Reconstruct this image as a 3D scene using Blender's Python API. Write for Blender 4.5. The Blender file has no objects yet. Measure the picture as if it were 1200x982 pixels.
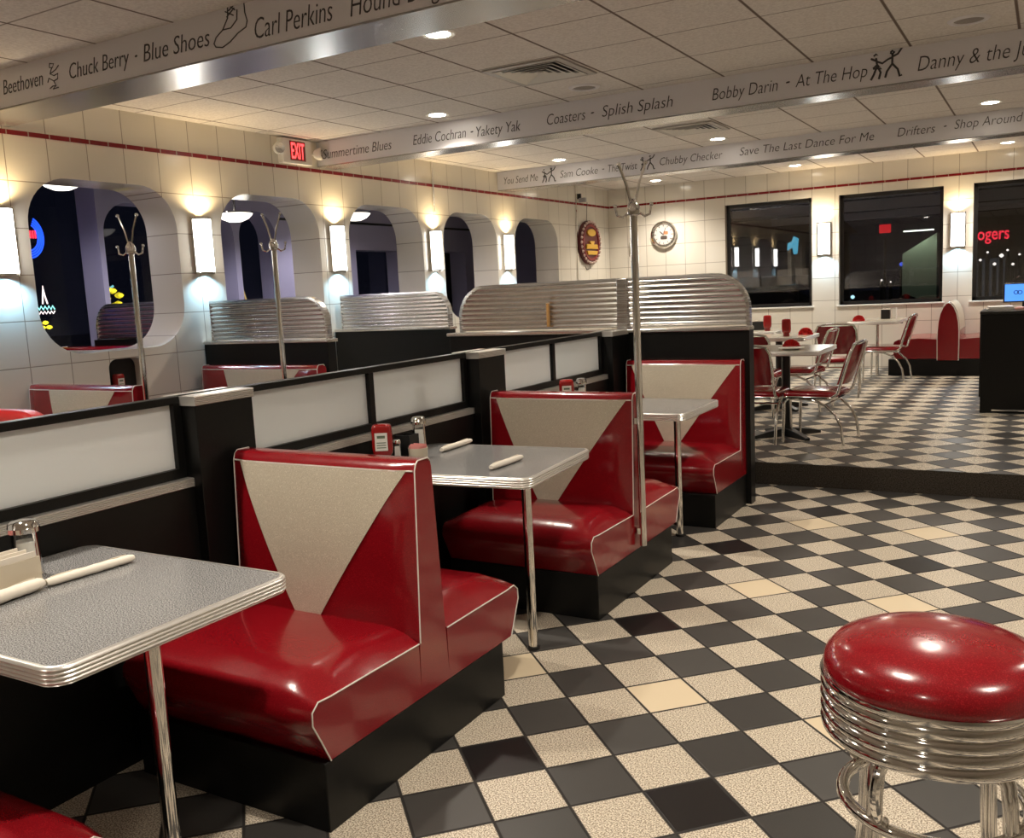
import bpy, bmesh, math, random
from mathutils import Matrix, Vector
random.seed(7)
C = bpy.context.scene.collection
SC = bpy.context.scene
PI = math.pi

# ------------------------------------------------------------------ camera, world, exposure
def setup_camera():
    f, yaw, pitch, roll, h = 1082.68, 0.52886, -0.138274, -0.049428, 1.54
    fw = Vector((-math.sin(yaw)*math.cos(pitch), math.cos(yaw)*math.cos(pitch), math.sin(pitch)))
    rt = Vector((math.cos(yaw), math.sin(yaw), 0)); up = rt.cross(fw)
    c, s = math.cos(roll), math.sin(roll)
    r2 = c*rt + s*up; u2 = -s*rt + c*up
    cam = bpy.data.cameras.new('camera'); cam.sensor_width = 36; cam.sensor_fit = 'HORIZONTAL'
    cam.lens = f/1200*36; cam.clip_start = 0.05; cam.clip_end = 200
    o = bpy.data.objects.new('camera', cam); C.objects.link(o)
    m = Matrix.Identity(4)
    for i in range(3):
        m[i][0], m[i][1], m[i][2] = r2[i], u2[i], -fw[i]
    m[2][3] = h
    o.matrix_world = m
    SC.camera = o
setup_camera()
W = bpy.data.worlds.new('night'); SC.world = W; W.use_nodes = True
W.node_tree.nodes['Background'].inputs[0].default_value = (0.010, 0.012, 0.022, 1)
W.node_tree.nodes['Background'].inputs[1].default_value = 0.25
SC.view_settings.view_transform = 'Standard'; SC.view_settings.look = 'None'
SC.view_settings.gamma = 1; SC.view_settings.use_curve_mapping = False
SC.view_settings.exposure = 1.22
try:
    SC.cycles.use_denoising = True
    SC.cycles.max_bounces = 10; SC.cycles.transparent_max_bounces = 16
    SC.cycles.sample_clamp_indirect = 6
except Exception: pass
DOWNLIGHT_W = 84.0
SCONCE_UP_W, SCONCE_DN_W, SCONCE_E = 9.0, 9.5, 5.0
WARM = (1.0, 0.90, 0.77); COOL = (0.55, 0.80, 1.0)

# ------------------------------------------------------------------ mesh helpers
class M:
    def __init__(s): s.v = []; s.f = []
    def add(s, vs, fs, T=None):
        n = len(s.v)
        s.v += [tuple(T @ Vector(q)) if T else tuple(q) for q in vs]
        s.f += [tuple(i+n for i in q) for q in fs]
        return s
    def box(s, x0, x1, y0, y1, z0, z1, T=None):
        return s.add([(x0,y0,z0),(x1,y0,z0),(x1,y1,z0),(x0,y1,z0),(x0,y0,z1),(x1,y0,z1),(x1,y1,z1),(x0,y1,z1)],
            [(3,2,1,0),(4,5,6,7),(0,1,5,4),(1,2,6,5),(2,3,7,6),(3,0,4,7)], T)
    def tube(s, pts, r, n=10, closed=False, T=None):
        P = [Vector(p) for p in pts]; k = len(P); R = r if isinstance(r, (list, tuple)) else [r]*k
        tg = []
        for i in range(k):
            a = P[i-1] if (i > 0 or closed) else P[i]; b = P[(i+1) % k] if (i < k-1 or closed) else P[i]
            tg.append((b-a).normalized())
        ref = Vector((0,0,1)) if abs(tg[0].z) < .9 else Vector((1,0,0))
        nrm = (ref - tg[0]*ref.dot(tg[0])).normalized()
        vs = []
        for i in range(k):
            nrm = (nrm - tg[i]*nrm.dot(tg[i])).normalized(); bn = tg[i].cross(nrm)
            for j in range(n):
                a = 2*PI*j/n
                vs.append(P[i] + (nrm*math.cos(a) + bn*math.sin(a))*R[i])
        fs = []
        for i in range(k if closed else k-1):
            for j in range(n):
                a, b = i*n, ((i+1) % k)*n
                fs.append((a+j, a+(j+1) % n, b+(j+1) % n, b+j))
        if not closed:
            fs += [tuple(range(n-1,-1,-1)), tuple(range((k-1)*n, k*n))]
        return s.add(vs, fs, T)
    def lathe(s, prof, n=32, c=(0,0,0), T=None, a0=0, a1=2*PI):
        full = abs(a1-a0-2*PI) < 1e-6; m = n if full else n+1; vs = []; fs = []
        for r, z in prof:
            for j in range(m):
                a = a0+(a1-a0)*j/n
                vs.append((c[0]+max(r,1e-4)*math.cos(a), c[1]+max(r,1e-4)*math.sin(a), c[2]+z))
        for i in range(len(prof)-1):
            for j in range(n):
                fs.append((i*m+j, i*m+(j+1) % m, (i+1)*m+(j+1) % m, (i+1)*m+j))
        return s.add(vs, fs, T)
    def loft(s, rings, cap=True, T=None, closed=True):
        n = len(rings[0]); vs = [p for r in rings for p in r]; fs = []
        for i in range(len(rings)-1):
            for j in range(n if closed else n-1):
                fs.append((i*n+j, i*n+(j+1) % n, (i+1)*n+(j+1) % n, (i+1)*n+j))
        if cap: fs += [tuple(range(n-1,-1,-1)), tuple(range((len(rings)-1)*n, len(rings)*n))]
        return s.add(vs, fs, T)
    def grid(s, fn, nu, nv, T=None):
        vs = [fn(i/nu, j/nv) for i in range(nu+1) for j in range(nv+1)]
        fs = [(i*(nv+1)+j, (i+1)*(nv+1)+j, (i+1)*(nv+1)+j+1, i*(nv+1)+j+1) for i in range(nu) for j in range(nv)]
        return s.add(vs, fs, T)
    def prism(s, poly, z0, z1, T=None):
        return s.loft([[(x,y,z0) for x,y in poly], [(x,y,z1) for x,y in poly]], True, T)
    def mesh(s, me, T):
        return s.add([v.co for v in me.vertices], [tuple(p.vertices) for p in me.polygons], T)

def obj(name, m, mat, parent=None, bevel=0, smooth=40, loc=None, recalc=True):
    me = bpy.data.meshes.new(name); me.from_pydata(m.v, [], m.f)
    if recalc:
        bm = bmesh.new(); bm.from_mesh(me); bmesh.ops.recalc_face_normals(bm, faces=bm.faces); bm.to_mesh(me); bm.free()
    me.materials.append(mat)
    if smooth:
        me.polygons.foreach_set('use_smooth', [True]*len(me.polygons))
        me.set_sharp_from_angle(angle=math.radians(smooth))
    o = bpy.data.objects.new(name, me); C.objects.link(o)
    if parent: o.parent = parent
    if loc: o.location = loc
    if bevel:
        b = o.modifiers.new('bevel', 'BEVEL'); b.width = bevel; b.segments = 3; b.limit_method = 'ANGLE'; b.angle_limit = .6
        b.harden_normals = False
    return o
def tag(o, label, cat, group=None):
    o['label'] = label; o['category'] = cat
    if group: o['group'] = group
    return o
def thing(name, label, cat, loc=(0,0,0), rz=0, group=None):
    o = bpy.data.objects.new(name, None); C.objects.link(o); o.location = loc; o.rotation_euler = (0,0,rz)
    o.empty_display_size = .1
    return tag(o, label, cat, group)
def struct(name, m, mat, parent=None, **k):
    o = obj(name, m, mat, parent, **k)
    if not parent: o['kind'] = 'structure'
    return o
def dup(root, loc, rz=None, label=None, group=None):
    r = root.copy(); C.objects.link(r); r.location = loc
    if rz is not None: r.rotation_euler = (0,0,rz)
    if label: r['label'] = label
    if group: r['group'] = group
    for ch in list(root.children):
        c = ch.copy(); C.objects.link(c); c.parent = r
        for g in list(ch.children):
            d = g.copy(); C.objects.link(d); d.parent = c
    return r
def rrect(x0, x1, y0, y1, r, n=8):
    out = []
    for cx, cy, a in ((x1-r,y1-r,0),(x0+r,y1-r,PI/2),(x0+r,y0+r,PI),(x1-r,y0+r,3*PI/2)):
        out += [(cx+r*math.cos(a+PI/2*i/n), cy+r*math.sin(a+PI/2*i/n)) for i in range(n+1)]
    return out
def offset_poly(poly, d):
    n = len(poly); out = []
    for i in range(n):
        a, b, c = Vector(poly[i-1]), Vector(poly[i]), Vector(poly[(i+1) % n])
        e1 = (b-a); e2 = (c-b)
        n1 = Vector((e1.y,-e1.x)).normalized() if e1.length > 1e-9 else Vector((0,0))
        n2 = Vector((e2.y,-e2.x)).normalized() if e2.length > 1e-9 else Vector((0,0))
        nn = (n1+n2); nn = nn.normalized() if nn.length > 1e-9 else n1
        out.append((b.x+nn.x*d, b.y+nn.y*d))
    return out
def band(poly, prof):        # closed ribbed band around a counter-clockwise outline; prof = [(offset, z)]
    m = M(); rings = [[(x,y,z) for x,y in offset_poly(poly, d)] for d, z in prof]
    return m.loft(rings, False)
def spot(name, loc, rot, watts, color, size, blend, rad, parent=None):
    l = bpy.data.lights.new(name, 'SPOT'); l.energy = watts; l.color = color; l.spot_size = size; l.spot_blend = blend
    l.shadow_soft_size = rad
    o = bpy.data.objects.new(name, l); C.objects.link(o); o.location = loc; o.rotation_euler = rot
    if parent: o.parent = parent
    return o

# ------------------------------------------------------------------ materials
class NT:
    def __init__(s, name):
        s.m = bpy.data.materials.new(name); s.m.use_nodes = True; s.t = s.m.node_tree
        s.b = s.t.nodes['Principled BSDF']; s.out = s.t.nodes['Material Output']
    def n(s, typ, **kw):
        x = s.t.nodes.new(typ)
        for k, v in kw.items(): setattr(x, k, v)
        return x
    def put(s, sock, v):
        if hasattr(v, 'is_output') or isinstance(v, bpy.types.NodeSocket): s.t.links.new(v, sock)
        else: sock.default_value = v
    def math(s, op, a, b=0.0, c=None):
        x = s.n('ShaderNodeMath', operation=op); s.put(x.inputs[0], a); s.put(x.inputs[1], b)
        if c is not None: s.put(x.inputs[2], c)
        return x.outputs[0]
    def mix(s, f, a, b):
        x = s.n('ShaderNodeMix', data_type='RGBA'); s.put(x.inputs[0], f)
        for i, v in ((6, a), (7, b)):
            s.put(x.inputs[i], v if not isinstance(v, tuple) else (*v[:3], 1))
        return x.outputs[2]
    def pos(s):
        g = s.n('ShaderNodeNewGeometry'); q = s.n('ShaderNodeSeparateXYZ'); s.t.links.new(g.outputs['Position'], q.inputs[0])
        return g.outputs['Position'], q.outputs[0], q.outputs[1], q.outputs[2]
    def obc(s):
        g = s.n('ShaderNodeTexCoord'); q = s.n('ShaderNodeSeparateXYZ'); s.t.links.new(g.outputs['Object'], q.inputs[0])
        return g.outputs['Object'], q.outputs[0], q.outputs[1], q.outputs[2]
    def noise(s, vec, scale, detail=2.0):
        x = s.n('ShaderNodeTexNoise'); s.t.links.new(vec, x.inputs['Vector']); x.inputs['Scale'].default_value = scale
        x.inputs['Detail'].default_value = detail
        return x.outputs['Fac']
    def ramp(s, f, a, b):      # smooth 0..1 between a and b
        x = s.n('ShaderNodeMapRange', interpolation_type='SMOOTHSTEP'); s.put(x.inputs[0], f); x.inputs[1].default_value = a; x.inputs[2].default_value = b
        return x.outputs[0]
    def set(s, **k):
        nm = dict(col='Base Color', rough='Roughness', metal='Metallic', spec='Specular IOR Level', coat='Coat Weight', coatr='Coat Roughness', emi='Emission Color', es='Emission Strength', trans='Transmission Weight', ior='IOR', alpha='Alpha', sheen='Sheen Weight')
        for q, v in k.items():
            if isinstance(v, tuple): v = (*v[:3], 1)
            s.put(s.b.inputs[nm[q]], v)
        return s
    def bump(s, h, strength=.2, dist=.01):
        x = s.n('ShaderNodeBump'); x.inputs['Strength'].default_value = strength; x.inputs['Distance'].default_value = dist
        s.put(x.inputs['Height'], h); s.t.links.new(x.outputs[0], s.b.inputs['Normal']); return s
def plain(name, col, rough=.5, **k): return NT(name).set(col=col, rough=rough, **k).m
def glow(name, col, es): return NT(name).set(col=(0,0,0), rough=.5, emi=col, es=es).m

def mat_floor():
    t = NT('checker_tile'); P, x, y, z = t.pos()
    s, ang, ox, oy = 0.236165, math.radians(45.5876), -2.05042, 3.449537
    ca, sa = math.cos(ang), math.sin(ang)
    dx = t.math('SUBTRACT', x, ox); dy = t.math('SUBTRACT', y, oy)
    u = t.math('DIVIDE', t.math('ADD', t.math('MULTIPLY', dx, ca), t.math('MULTIPLY', dy, sa)), s)
    v = t.math('DIVIDE', t.math('SUBTRACT', t.math('MULTIPLY', dx, sa), t.math('MULTIPLY', dy, ca)), s)
    fu, fv = t.math('FLOOR', u), t.math('FLOOR', v)
    par = t.math('FLOORED_MODULO', t.math('ADD', fu, fv), 2.0)      # 0 = dark, 1 = light
    def cells(L):
        acc = None
        for i, j in L:
            q = t.math('MULTIPLY', t.math('COMPARE', fu, float(i), .1), t.math('COMPARE', fv, float(j), .1))
            acc = q if acc is None else t.math('ADD', acc, q)
        return acc
    cream = cells([(-1,1),(1,3),(5,-1),(9,-5),(7,1),(11,-3),(3,5)])
    jet = cells([(-2,4),(2,0),(0,6),(6,-4),(4,4),(9,-1),(10,-6)])
    vec = t.n('ShaderNodeCombineXYZ'); t.put(vec.inputs[0], fu); t.put(vec.inputs[1], fv)
    wn = t.n('ShaderNodeTexWhiteNoise', noise_dimensions='2D'); t.t.links.new(vec.outputs[0], wn.inputs['Vector'])
    rnd = wn.outputs['Value']
    spk = t.ramp(t.noise(P, 200, 2), .38, .60)
    fine = t.noise(P, 260, 2)
    light = t.mix(spk, (.24,.185,.125), (.78,.70,.57))
    dark = t.mix(rnd, (.030,.028,.027), (.060,.056,.052))
    dark = t.mix(t.math('MULTIPLY', fine, .6), dark, (.07,.066,.06))
    dark = t.mix(jet, dark, (.010,.008,.008))
    col = t.mix(par, dark, light)
    col = t.mix(cream, col, (.72,.60,.42))
    du = t.math('MINIMUM', t.math('FRACT', u), t.math('SUBTRACT', 1.0, t.math('FRACT', u)))
    dv = t.math('MINIMUM', t.math('FRACT', v), t.math('SUBTRACT', 1.0, t.math('FRACT', v)))
    g = t.math('SUBTRACT', 1.0, t.ramp(t.math('MINIMUM', du, dv), .012, .030))
    col = t.mix(g, col, (.018,.015,.013))
    rough = t.math('ADD', .30, t.math('MULTIPLY', rnd, .18))
    rough = t.math('ADD', rough, t.math('MULTIPLY', g, .4))
    t.set(col=col, rough=rough, spec=.45)
    t.bump(t.math('SUBTRACT', 1.0, g), .35, .003)
    return t.m
def tile_mat(name, axis, off, pu, z0, pz, base=(.80,.755,.665)):
    t = NT(name); P, x, y, z = t.pos(); h = {'x': x, 'y': y}[axis]
    u = t.math('DIVIDE', t.math('SUBTRACT', h, off), pu); v = t.math('DIVIDE', t.math('SUBTRACT', z, z0), pz)
    du = t.math('MULTIPLY', t.math('MINIMUM', t.math('FRACT', u), t.math('SUBTRACT', 1.0, t.math('FRACT', u))), pu)
    dv = t.math('MULTIPLY', t.math('MINIMUM', t.math('FRACT', v), t.math('SUBTRACT', 1.0, t.math('FRACT', v))), pz)
    g = t.math('SUBTRACT', 1.0, t.ramp(t.math('MINIMUM', du, dv), .0015, .005))
    vec = t.n('ShaderNodeCombineXYZ'); t.put(vec.inputs[0], t.math('FLOOR', u)); t.put(vec.inputs[1], t.math('FLOOR', v))
    wn = t.n('ShaderNodeTexWhiteNoise', noise_dimensions='2D'); t.t.links.new(vec.outputs[0], wn.inputs['Vector'])
    c = t.mix(wn.outputs['Value'], base, tuple(q*.94 for q in base))
    c = t.mix(g, c, (.30,.25,.19))
    t.set(col=c, rough=t.math('ADD', .14, t.math('MULTIPLY', g, .5)), spec=.5)
    t.bump(t.math('SUBTRACT', 1.0, g), .3, .002)
    return t.m
def mat_ceiling():
    t = NT('acoustic_tile'); P, x, y, z = t.pos()
    u = t.math('DIVIDE', t.math('SUBTRACT', x, -2.855), .660); v = t.math('DIVIDE', t.math('SUBTRACT', y, 5.115), .650)
    fu = t.math('FRACT', u); fv = t.math('FRACT', v)
    du = t.math('MULTIPLY', t.math('MINIMUM', fu, t.math('SUBTRACT', 1.0, fu)), .66)
    dv = t.math('MULTIPLY', t.math('MINIMUM', fv, t.math('SUBTRACT', 1.0, fv)), .65)
    gu = t.math('SUBTRACT', 1.0, t.ramp(du, .005, .013)); gv = t.math('SUBTRACT', 1.0, t.ramp(dv, .004, .009))
    g = t.math('MAXIMUM', gu, t.math('MULTIPLY', gv, .75))
    n = t.noise(P, 60, 4)
    c = t.mix(t.ramp(n, .35, .65), (.68,.635,.60), (.78,.74,.70))
    c = t.mix(g, c, (.17,.13,.11))
    t.set(col=c, rough=.9, spec=.1); t.bump(n, .25, .01)
    return t.m
def mat_vinyl(name, a, b, rough=.2):
    t = NT(name); P, x, y, z = t.obc()
    n = t.ramp(t.noise(P, 420, 2), .45, .75); big = t.noise(P, 9, 3)
    c = t.mix(n, a, b)
    t.set(col=c, rough=t.math('ADD', rough, t.math('MULTIPLY', big, .10)), spec=.5, coat=.5, coatr=.09)
    t.bump(big, .10, .02)
    return t.m
def mat_laminate():
    t = NT('grey_laminate'); P, x, y, z = t.obc()
    n = t.ramp(t.noise(P, 300, 2), .40, .60)
    t.set(col=t.mix(n, (.09,.09,.092), (.42,.42,.42)), rough=.18, spec=.5)
    return t.m
def mat_brushed(name, col, rough, sx=2, sz=160):
    t = NT(name); P, x, y, z = t.obc()
    mp = t.n('ShaderNodeMapping'); mp.inputs['Scale'].default_value = (sx, sx, sz); t.t.links.new(P, mp.inputs[0])
    n = t.noise(mp.outputs[0], 1.0, 2)
    t.set(col=col, metal=1.0, rough=t.math('ADD', rough, t.math('MULTIPLY', n, .14)))
    return t.m
def mat_glass(name, tint, ior):
    t = NT(name); t.t.nodes.remove(t.b)
    tr = t.n('ShaderNodeBsdfTransparent'); tr.inputs[0].default_value = (*tint, 1)
    gl = t.n('ShaderNodeBsdfGlossy'); gl.inputs['Roughness'].default_value = .015
    fr = t.n('ShaderNodeFresnel'); fr.inputs[0].default_value = ior
    mx = t.n('ShaderNodeMixShader'); t.t.links.new(fr.outputs[0], mx.inputs[0]); t.t.links.new(tr.outputs[0], mx.inputs[1]); t.t.links.new(gl.outputs[0], mx.inputs[2])
    t.t.links.new(mx.outputs[0], t.out.inputs[0])
    return t.m
def mat_frost():
    t = NT('frosted_acrylic'); P, x, y, z = t.obc()
    c = t.mix(t.noise(P, 3, 2), (.88,.91,.91), (.93,.95,.95))
    t.set(col=c, rough=.28, spec=.45)
    tl = t.n('ShaderNodeBsdfTranslucent'); t.put(tl.inputs[0], c)
    mx = t.n('ShaderNodeMixShader'); mx.inputs[0].default_value = .45
    t.t.links.new(t.b.outputs[0], mx.inputs[1]); t.t.links.new(tl.outputs[0], mx.inputs[2]); t.t.links.new(mx.outputs[0], t.out.inputs[0])
    return t.m
def mat_black():
    t = NT('black_laminate'); P, x, y, z = t.obc()
    n = t.noise(P, 40, 3)
    t.set(col=t.mix(n, (.0035,.0035,.0035), (.007,.007,.0065)), rough=.38, spec=.28)
    return t.m

FLOOR = mat_floor(); CEIL = mat_ceiling()
TILE_Y = tile_mat('cream_tile_side', 'y', 4.317, .325, 1.162, .327)
TILE_X = tile_mat('cream_tile_end', 'x', -6.3, .325, 1.162, .327)
RED = mat_vinyl('red_sparkle_vinyl', (.20,.0025,.007), (.36,.010,.016), .16)
SILVER = mat_vinyl('silver_sparkle_vinyl', (.55,.49,.38), (.86,.80,.66), .28)
PIPE = plain('white_piping', (.80,.76,.70), .35)
BLACK = mat_black(); LAM = mat_laminate()
CHROME = plain('chrome', (.78,.76,.73), .09, metal=1.0)
RIBMET = plain('ribbed_chrome_edge', (.86,.84,.80), .30, metal=.75)
STEEL = mat_brushed('brushed_stainless', (.72,.70,.67), .16)
ALU = mat_brushed('satin_aluminium', (.66,.65,.64), .20)
BEAM = plain('grey_beam_paint', (.76,.74,.765), .38)
SOFF = NT('satin_beam_soffit').set(col=(.40,.39,.385), rough=.26, metal=.75).m
INK = plain('ink_lettering', (.055,.048,.048), .6)
def mat_stripe():
    t = NT('red_stripe_tile'); P, x, y, z = t.pos()
    u = t.math('DIVIDE', t.math('ADD', x, y), .1625)
    d = t.math('MINIMUM', t.math('FRACT', u), t.math('SUBTRACT', 1.0, t.math('FRACT', u)))
    t.set(col=t.mix(t.ramp(d, .015, .035), (.45,.34,.28), (.22,.008,.011)), rough=.2); return t.m
STRIPE = mat_stripe()
WHITE = plain('white_plastic', (.80,.78,.73), .4)
PAPER = plain('napkin_paper', (.86,.80,.70), .85)
CARD = plain('beige_card', (.62,.55,.43), .7)
KETCH = plain('ketchup_red', (.30,.008,.008), .22, coat=.4)
REDPL = plain('red_plastic', (.55,.02,.02), .35)
BLKPL = plain('black_plastic', (.010,.010,.010), .35)
FROST = mat_frost()
CLEAR = mat_glass('clear_glass', (.93,.94,.93), 1.45)
WGLASS = mat_glass('window_glass', (.60,.60,.62), 2.0)
SUGAR = plain('sugar', (.86,.84,.80), .8)
FRAME = plain('dark_window_frame', (.012,.011,.011), .4)
LAVENDER = plain('lavender_paint', (.42,.40,.54), .6)
GREYREV = plain('grey_painted_wall', (.34,.33,.34), .6)
DOWN_GLOW = glow('downlight_glow', (1.0,.90,.74), 14.0)
SCONCE_GLOW = glow('sconce_glow', (1.0,.97,.92), SCONCE_E)

# ------------------------------------------------------------------ setting
XL, XR, YB, YF, ZC, SF = -6.3, 3.6, -4.2, 14.24, 3.075, .167
YS = 6.85
m = M().box(XL, XR, YB, YS, -.1, 0); struct('floor', m, FLOOR, smooth=0)
m = M().box(XL, XR, YS, YF, -.1, SF); o = struct('floor_raised', m, FLOOR, smooth=0); 
def carpet():
    t = NT('dark_carpet'); P, x, y, z = t.pos()
    t.set(col=t.mix(t.ramp(t.noise(P, 130, 3), .3, .7), (.022,.018,.014), (.060,.050,.040)), rough=.95, spec=.1); return t.m
m = M().box(XL, XR, YS-.012, YS, 0, SF-.001); struct('trim_step', m, carpet(), smooth=0)
m = M().box(XL-.05, XR+.05, YB, YF+.05, ZC, ZC+.1); struct('ceiling', m, CEIL, smooth=0)
def wall_with_holes(name, u0, u1, z0, z1, holes, thick, T, mat):
    cu = bpy.data.curves.new(name, 'CURVE'); cu.dimensions = '2D'; cu.fill_mode = 'BOTH'; cu.extrude = thick/2
    def spl(pts):
        s = cu.splines.new('POLY'); s.points.add(len(pts)-1); s.use_cyclic_u = True
        for p, q in zip(s.points, pts): p.co = (q[0], q[1], 0, 1)
    spl([(u0,z0),(u1,z0),(u1,z1),(u0,z1)])
    for h in holes: spl(h)
    o = bpy.data.objects.new(name, cu); C.objects.link(o)
    dg = bpy.context.evaluated_depsgraph_get(); me = bpy.data.meshes.new_from_object(o.evaluated_get(dg))
    mm = M().mesh(me, T); bpy.data.objects.remove(o)
    return struct(name, mm, mat, smooth=30)
OPEN = [(-1.14,.17),(.59,1.91),(2.36,3.66),(4.105,5.415),(5.89,7.168),(7.622,8.934),(9.365,10.615),(11.094,12.37)]
holes = [rrect(a, b, 1.225, 2.515, .34, 10) for a, b in OPEN] + [rrect(4.628, 4.95, .86, 1.158, .07, 6)]
# curve plane (u,v,w) -> (X = XL - thick/2 + w, Y = u, Z = v)
TH = .38
Tl = Matrix(((0,0,1,XL-TH/2),(1,0,0,0),(0,1,0,0),(0,0,0,1)))
wall_with_holes('wall_left', YB, YF+.2, 0, ZC, holes, TH, Tl, TILE_Y)
wins = [(-4.35,-3.055),(-2.67,-1.29),(-.92,.45),(.83,2.2)]
wz0, wz1 = 1.088, 2.668
Tf = Matrix(((1,0,0,0),(0,0,-1,YF+.11),(0,1,0,0),(0,0,0,1)))
wall_with_holes('wall_far', XL-.02, XR+.2, 0, ZC, [rrect(a, b, wz0, wz1, .004, 1) for a, b in wins], .22, Tf, TILE_X)
struct('wall_right', M().box(XR, XR+.2, YB, YF, 0, ZC), TILE_Y, smooth=0)
struct('wall_back', M().box(XL, XR, YB-.2, YB, 0, ZC), TILE_X, smooth=0)
struct('trim_1', M().box(XL-.01, XL+.006, YB, YF-.006, 2.785, 2.818), STRIPE, smooth=0)
struct('trim_2', M().box(XL, XR, YF-.006, YF+.01, 2.785, 2.818), STRIPE, smooth=0)
struct('trim_3', M().box(XL, XL+.02, 12.99, 13.015, .3, ZC), CHROME, smooth=0)
struct('trim_4', M().box(XL, XL+.02, 9.175, 9.195, 2.5, ZC), CHROME, smooth=0)
for i, (a, b) in enumerate(wins):
    y = YF+.10
    w = struct('window_%d' % (i+1), M().box(a, b, y, y+.008, wz0, wz1), WGLASS, smooth=0)
    f = M()
    for (p, q, r, s) in ((a,a+.05,wz0,wz1),(b-.05,b,wz0,wz1),(a,b,wz0,wz0+.05),(a,b,wz1-.05,wz1)): f.box(p, q, y-.02, y+.03, r, s)
    obj('window_frame', f, FRAME, w, smooth=0)
    sl = M().box(a-.03, b+.03, YF-.02, YF+.10, wz0-.022, wz0); obj('window_sill', sl, WHITE, w, smooth=0, bevel=.004)

# ceiling beams with lettering
def text_into(mm, s, x0, x1, zc, hgt, yface, shear=.22, thin=-.011):
    cu = bpy.data.curves.new('t', 'FONT'); cu.body = s; cu.size = 1; cu.shear = shear; cu.extrude = .001/ max(hgt,.01); cu.offset = thin; cu.resolution_u = 3
    o = bpy.data.objects.new('t', cu); C.objects.link(o)
    dg = bpy.context.evaluated_depsgraph_get(); me = bpy.data.meshes.new_from_object(o.evaluated_get(dg)); bpy.data.objects.remove(o)
    xs = [v.co.x for v in me.vertices]
    if not xs: return
    a, b = min(xs), max(xs); k = (x1-x0)/(b-a)
    T = Matrix(((k,0,0,x0-a*k),(0,0,-hgt,yface-.0015),(0,hgt,0,zc-.33*hgt),(0,0,0,1)))
    mm.mesh(me, T)
def draw_into(mm, lines, x0, z0, s, yface, r):
    for L in lines: mm.tube([(x0+u*s, yface-.001, z0+v*s) for u, v in L], r, 5)
SHOE = [[(.0,.12),(.05,.04),(.25,.0),(.5,.08),(.75,.22),(1,.3),(1.05,.42),(1.0,.6),(1.0,.8),(.92,.86)],[(.0,.12),(.08,.24),(.3,.36),(.48,.58),(.5,.78),(.62,.92),(.92,.86)],[(.3,.36),(.55,.36),(.75,.5),(.78,.7)],[(.45,.6),(.7,.75)],[(.42,.72),(.66,.6)],[(.5,.86),(.72,.7)],[(.52,.72),(.8,.86)]]
FIG = [[(.35,1.0),(.6,.95),(.5,.82),(.3,.85),(.35,1.0)],[(.45,.82),(.3,.6),(.55,.5),(.8,.55),(.75,.35),(.5,.3),(.2,.45),(.1,.3)],[(.5,.3),(.6,.1),(.4,.0),(.75,.02)],[(.3,.6),(.7,.72),(.9,.85)],[(.2,.05),(.4,.12),(.6,.1)]]
DANCE = [[(.12,.86),(.2,.92),(.28,.86),(.2,.78),(.12,.86)],[(.2,.78),(.24,.5),(.12,.2),(.02,.02)],[(.24,.5),(.36,.25),(.3,.02)],[(.22,.66),(.42,.56),(.62,.68)],[(.2,.68),(.02,.78)],[(.10,.42),(.24,.55),(.40,.38),(.10,.42)],
         [(.70,.90),(.77,.96),(.84,.9),(.77,.83),(.70,.90)],[(.77,.83),(.76,.5),(.58,.25),(.52,.04)],[(.76,.5),(.95,.28),(1.02,.02),(1.1,.06)],[(.76,.72),(.62,.68)],[(.77,.74),(.96,.82),(1.1,1.02)]]
ZB = 2.838
def beam(y0, y1, words, drawings, h=.13):
    b = struct('ceiling_beam', M().box(XL, XR, y0, y1, ZB+.004, ZC), BEAM, smooth=0)
    b['label'] = None; del b['label']
    obj('soffit', M().box(XL, XR, y0-.004, y1+.004, ZB-.004, ZB+.006), SOFF, b, smooth=0)
    mm = M()
    for s, a, c, zc, k in words: text_into(mm, s, a, c, zc, h*k, y0)
    obj('lettering', mm, INK, b, smooth=0, recalc=False)
    dm = M()
    for L, x, z, s, r in drawings: draw_into(dm, L, x, z, s, y0, r)
    obj('line_drawing', dm, INK, b, smooth=40)
beam(3.70, 4.04, [('Beethoven',-5.77,-5.36,2.965,1),('Chuck Berry',-5.10,-4.56,2.960,1),('·',-4.51,-4.49,2.95,1),('Blue Shoes',-4.44,-3.91,2.955,1.05),('Carl Perkins',-3.58,-3.06,2.935,1.15),('Hound Dog',-2.95,-2.42,2.93,1.15)],
     [(FIG,-5.33,2.885,.15,.0032),(SHOE,-3.88,2.885,.24,.0035)])
beam(7.22, 7.47, [('Summertime Blues',-6.22,-5.38,2.95,1),('Eddie Cochran',-5.13,-4.55,2.955,1),('·',-4.50,-4.47,2.95,1),('Yakety Yak',-4.44,-3.99,2.945,1),('Coasters',-3.73,-3.37,2.955,1),('·',-3.32,-3.29,2.955,1),('Splish Splash',-3.22,-2.61,2.955,1),('Bobby Darin',-2.29,-1.79,2.955,1),('·',-1.73,-1.70,2.96,1),('At The Hop',-1.66,-1.16,2.96,1),('Danny & the Juniors',-.83,.08,2.95,1.1)],
     [(DANCE,-1.14,2.885,.19,.0075)])
beam(10.71, 10.98, [('You Send Me',-6.20,-5.70,2.955,1),('Sam Cooke',-5.38,-4.86,2.955,1),('·',-4.80,-4.77,2.955,1),('The Twist',-4.72,-4.34,2.955,1),('Chubby Checker',-4.05,-3.29,2.965,1),('Save The Last Dance For Me',-3.09,-1.65,2.97,1),('Drifters',-1.42,-1.06,2.975,1),('·',-.98,-.95,2.98,1),('Shop Around',-.88,-.27,2.985,1)],
     [(DANCE,-5.64,2.875,.18,.0065),(DANCE,-4.30,2.885,.17,.0065)])

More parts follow.
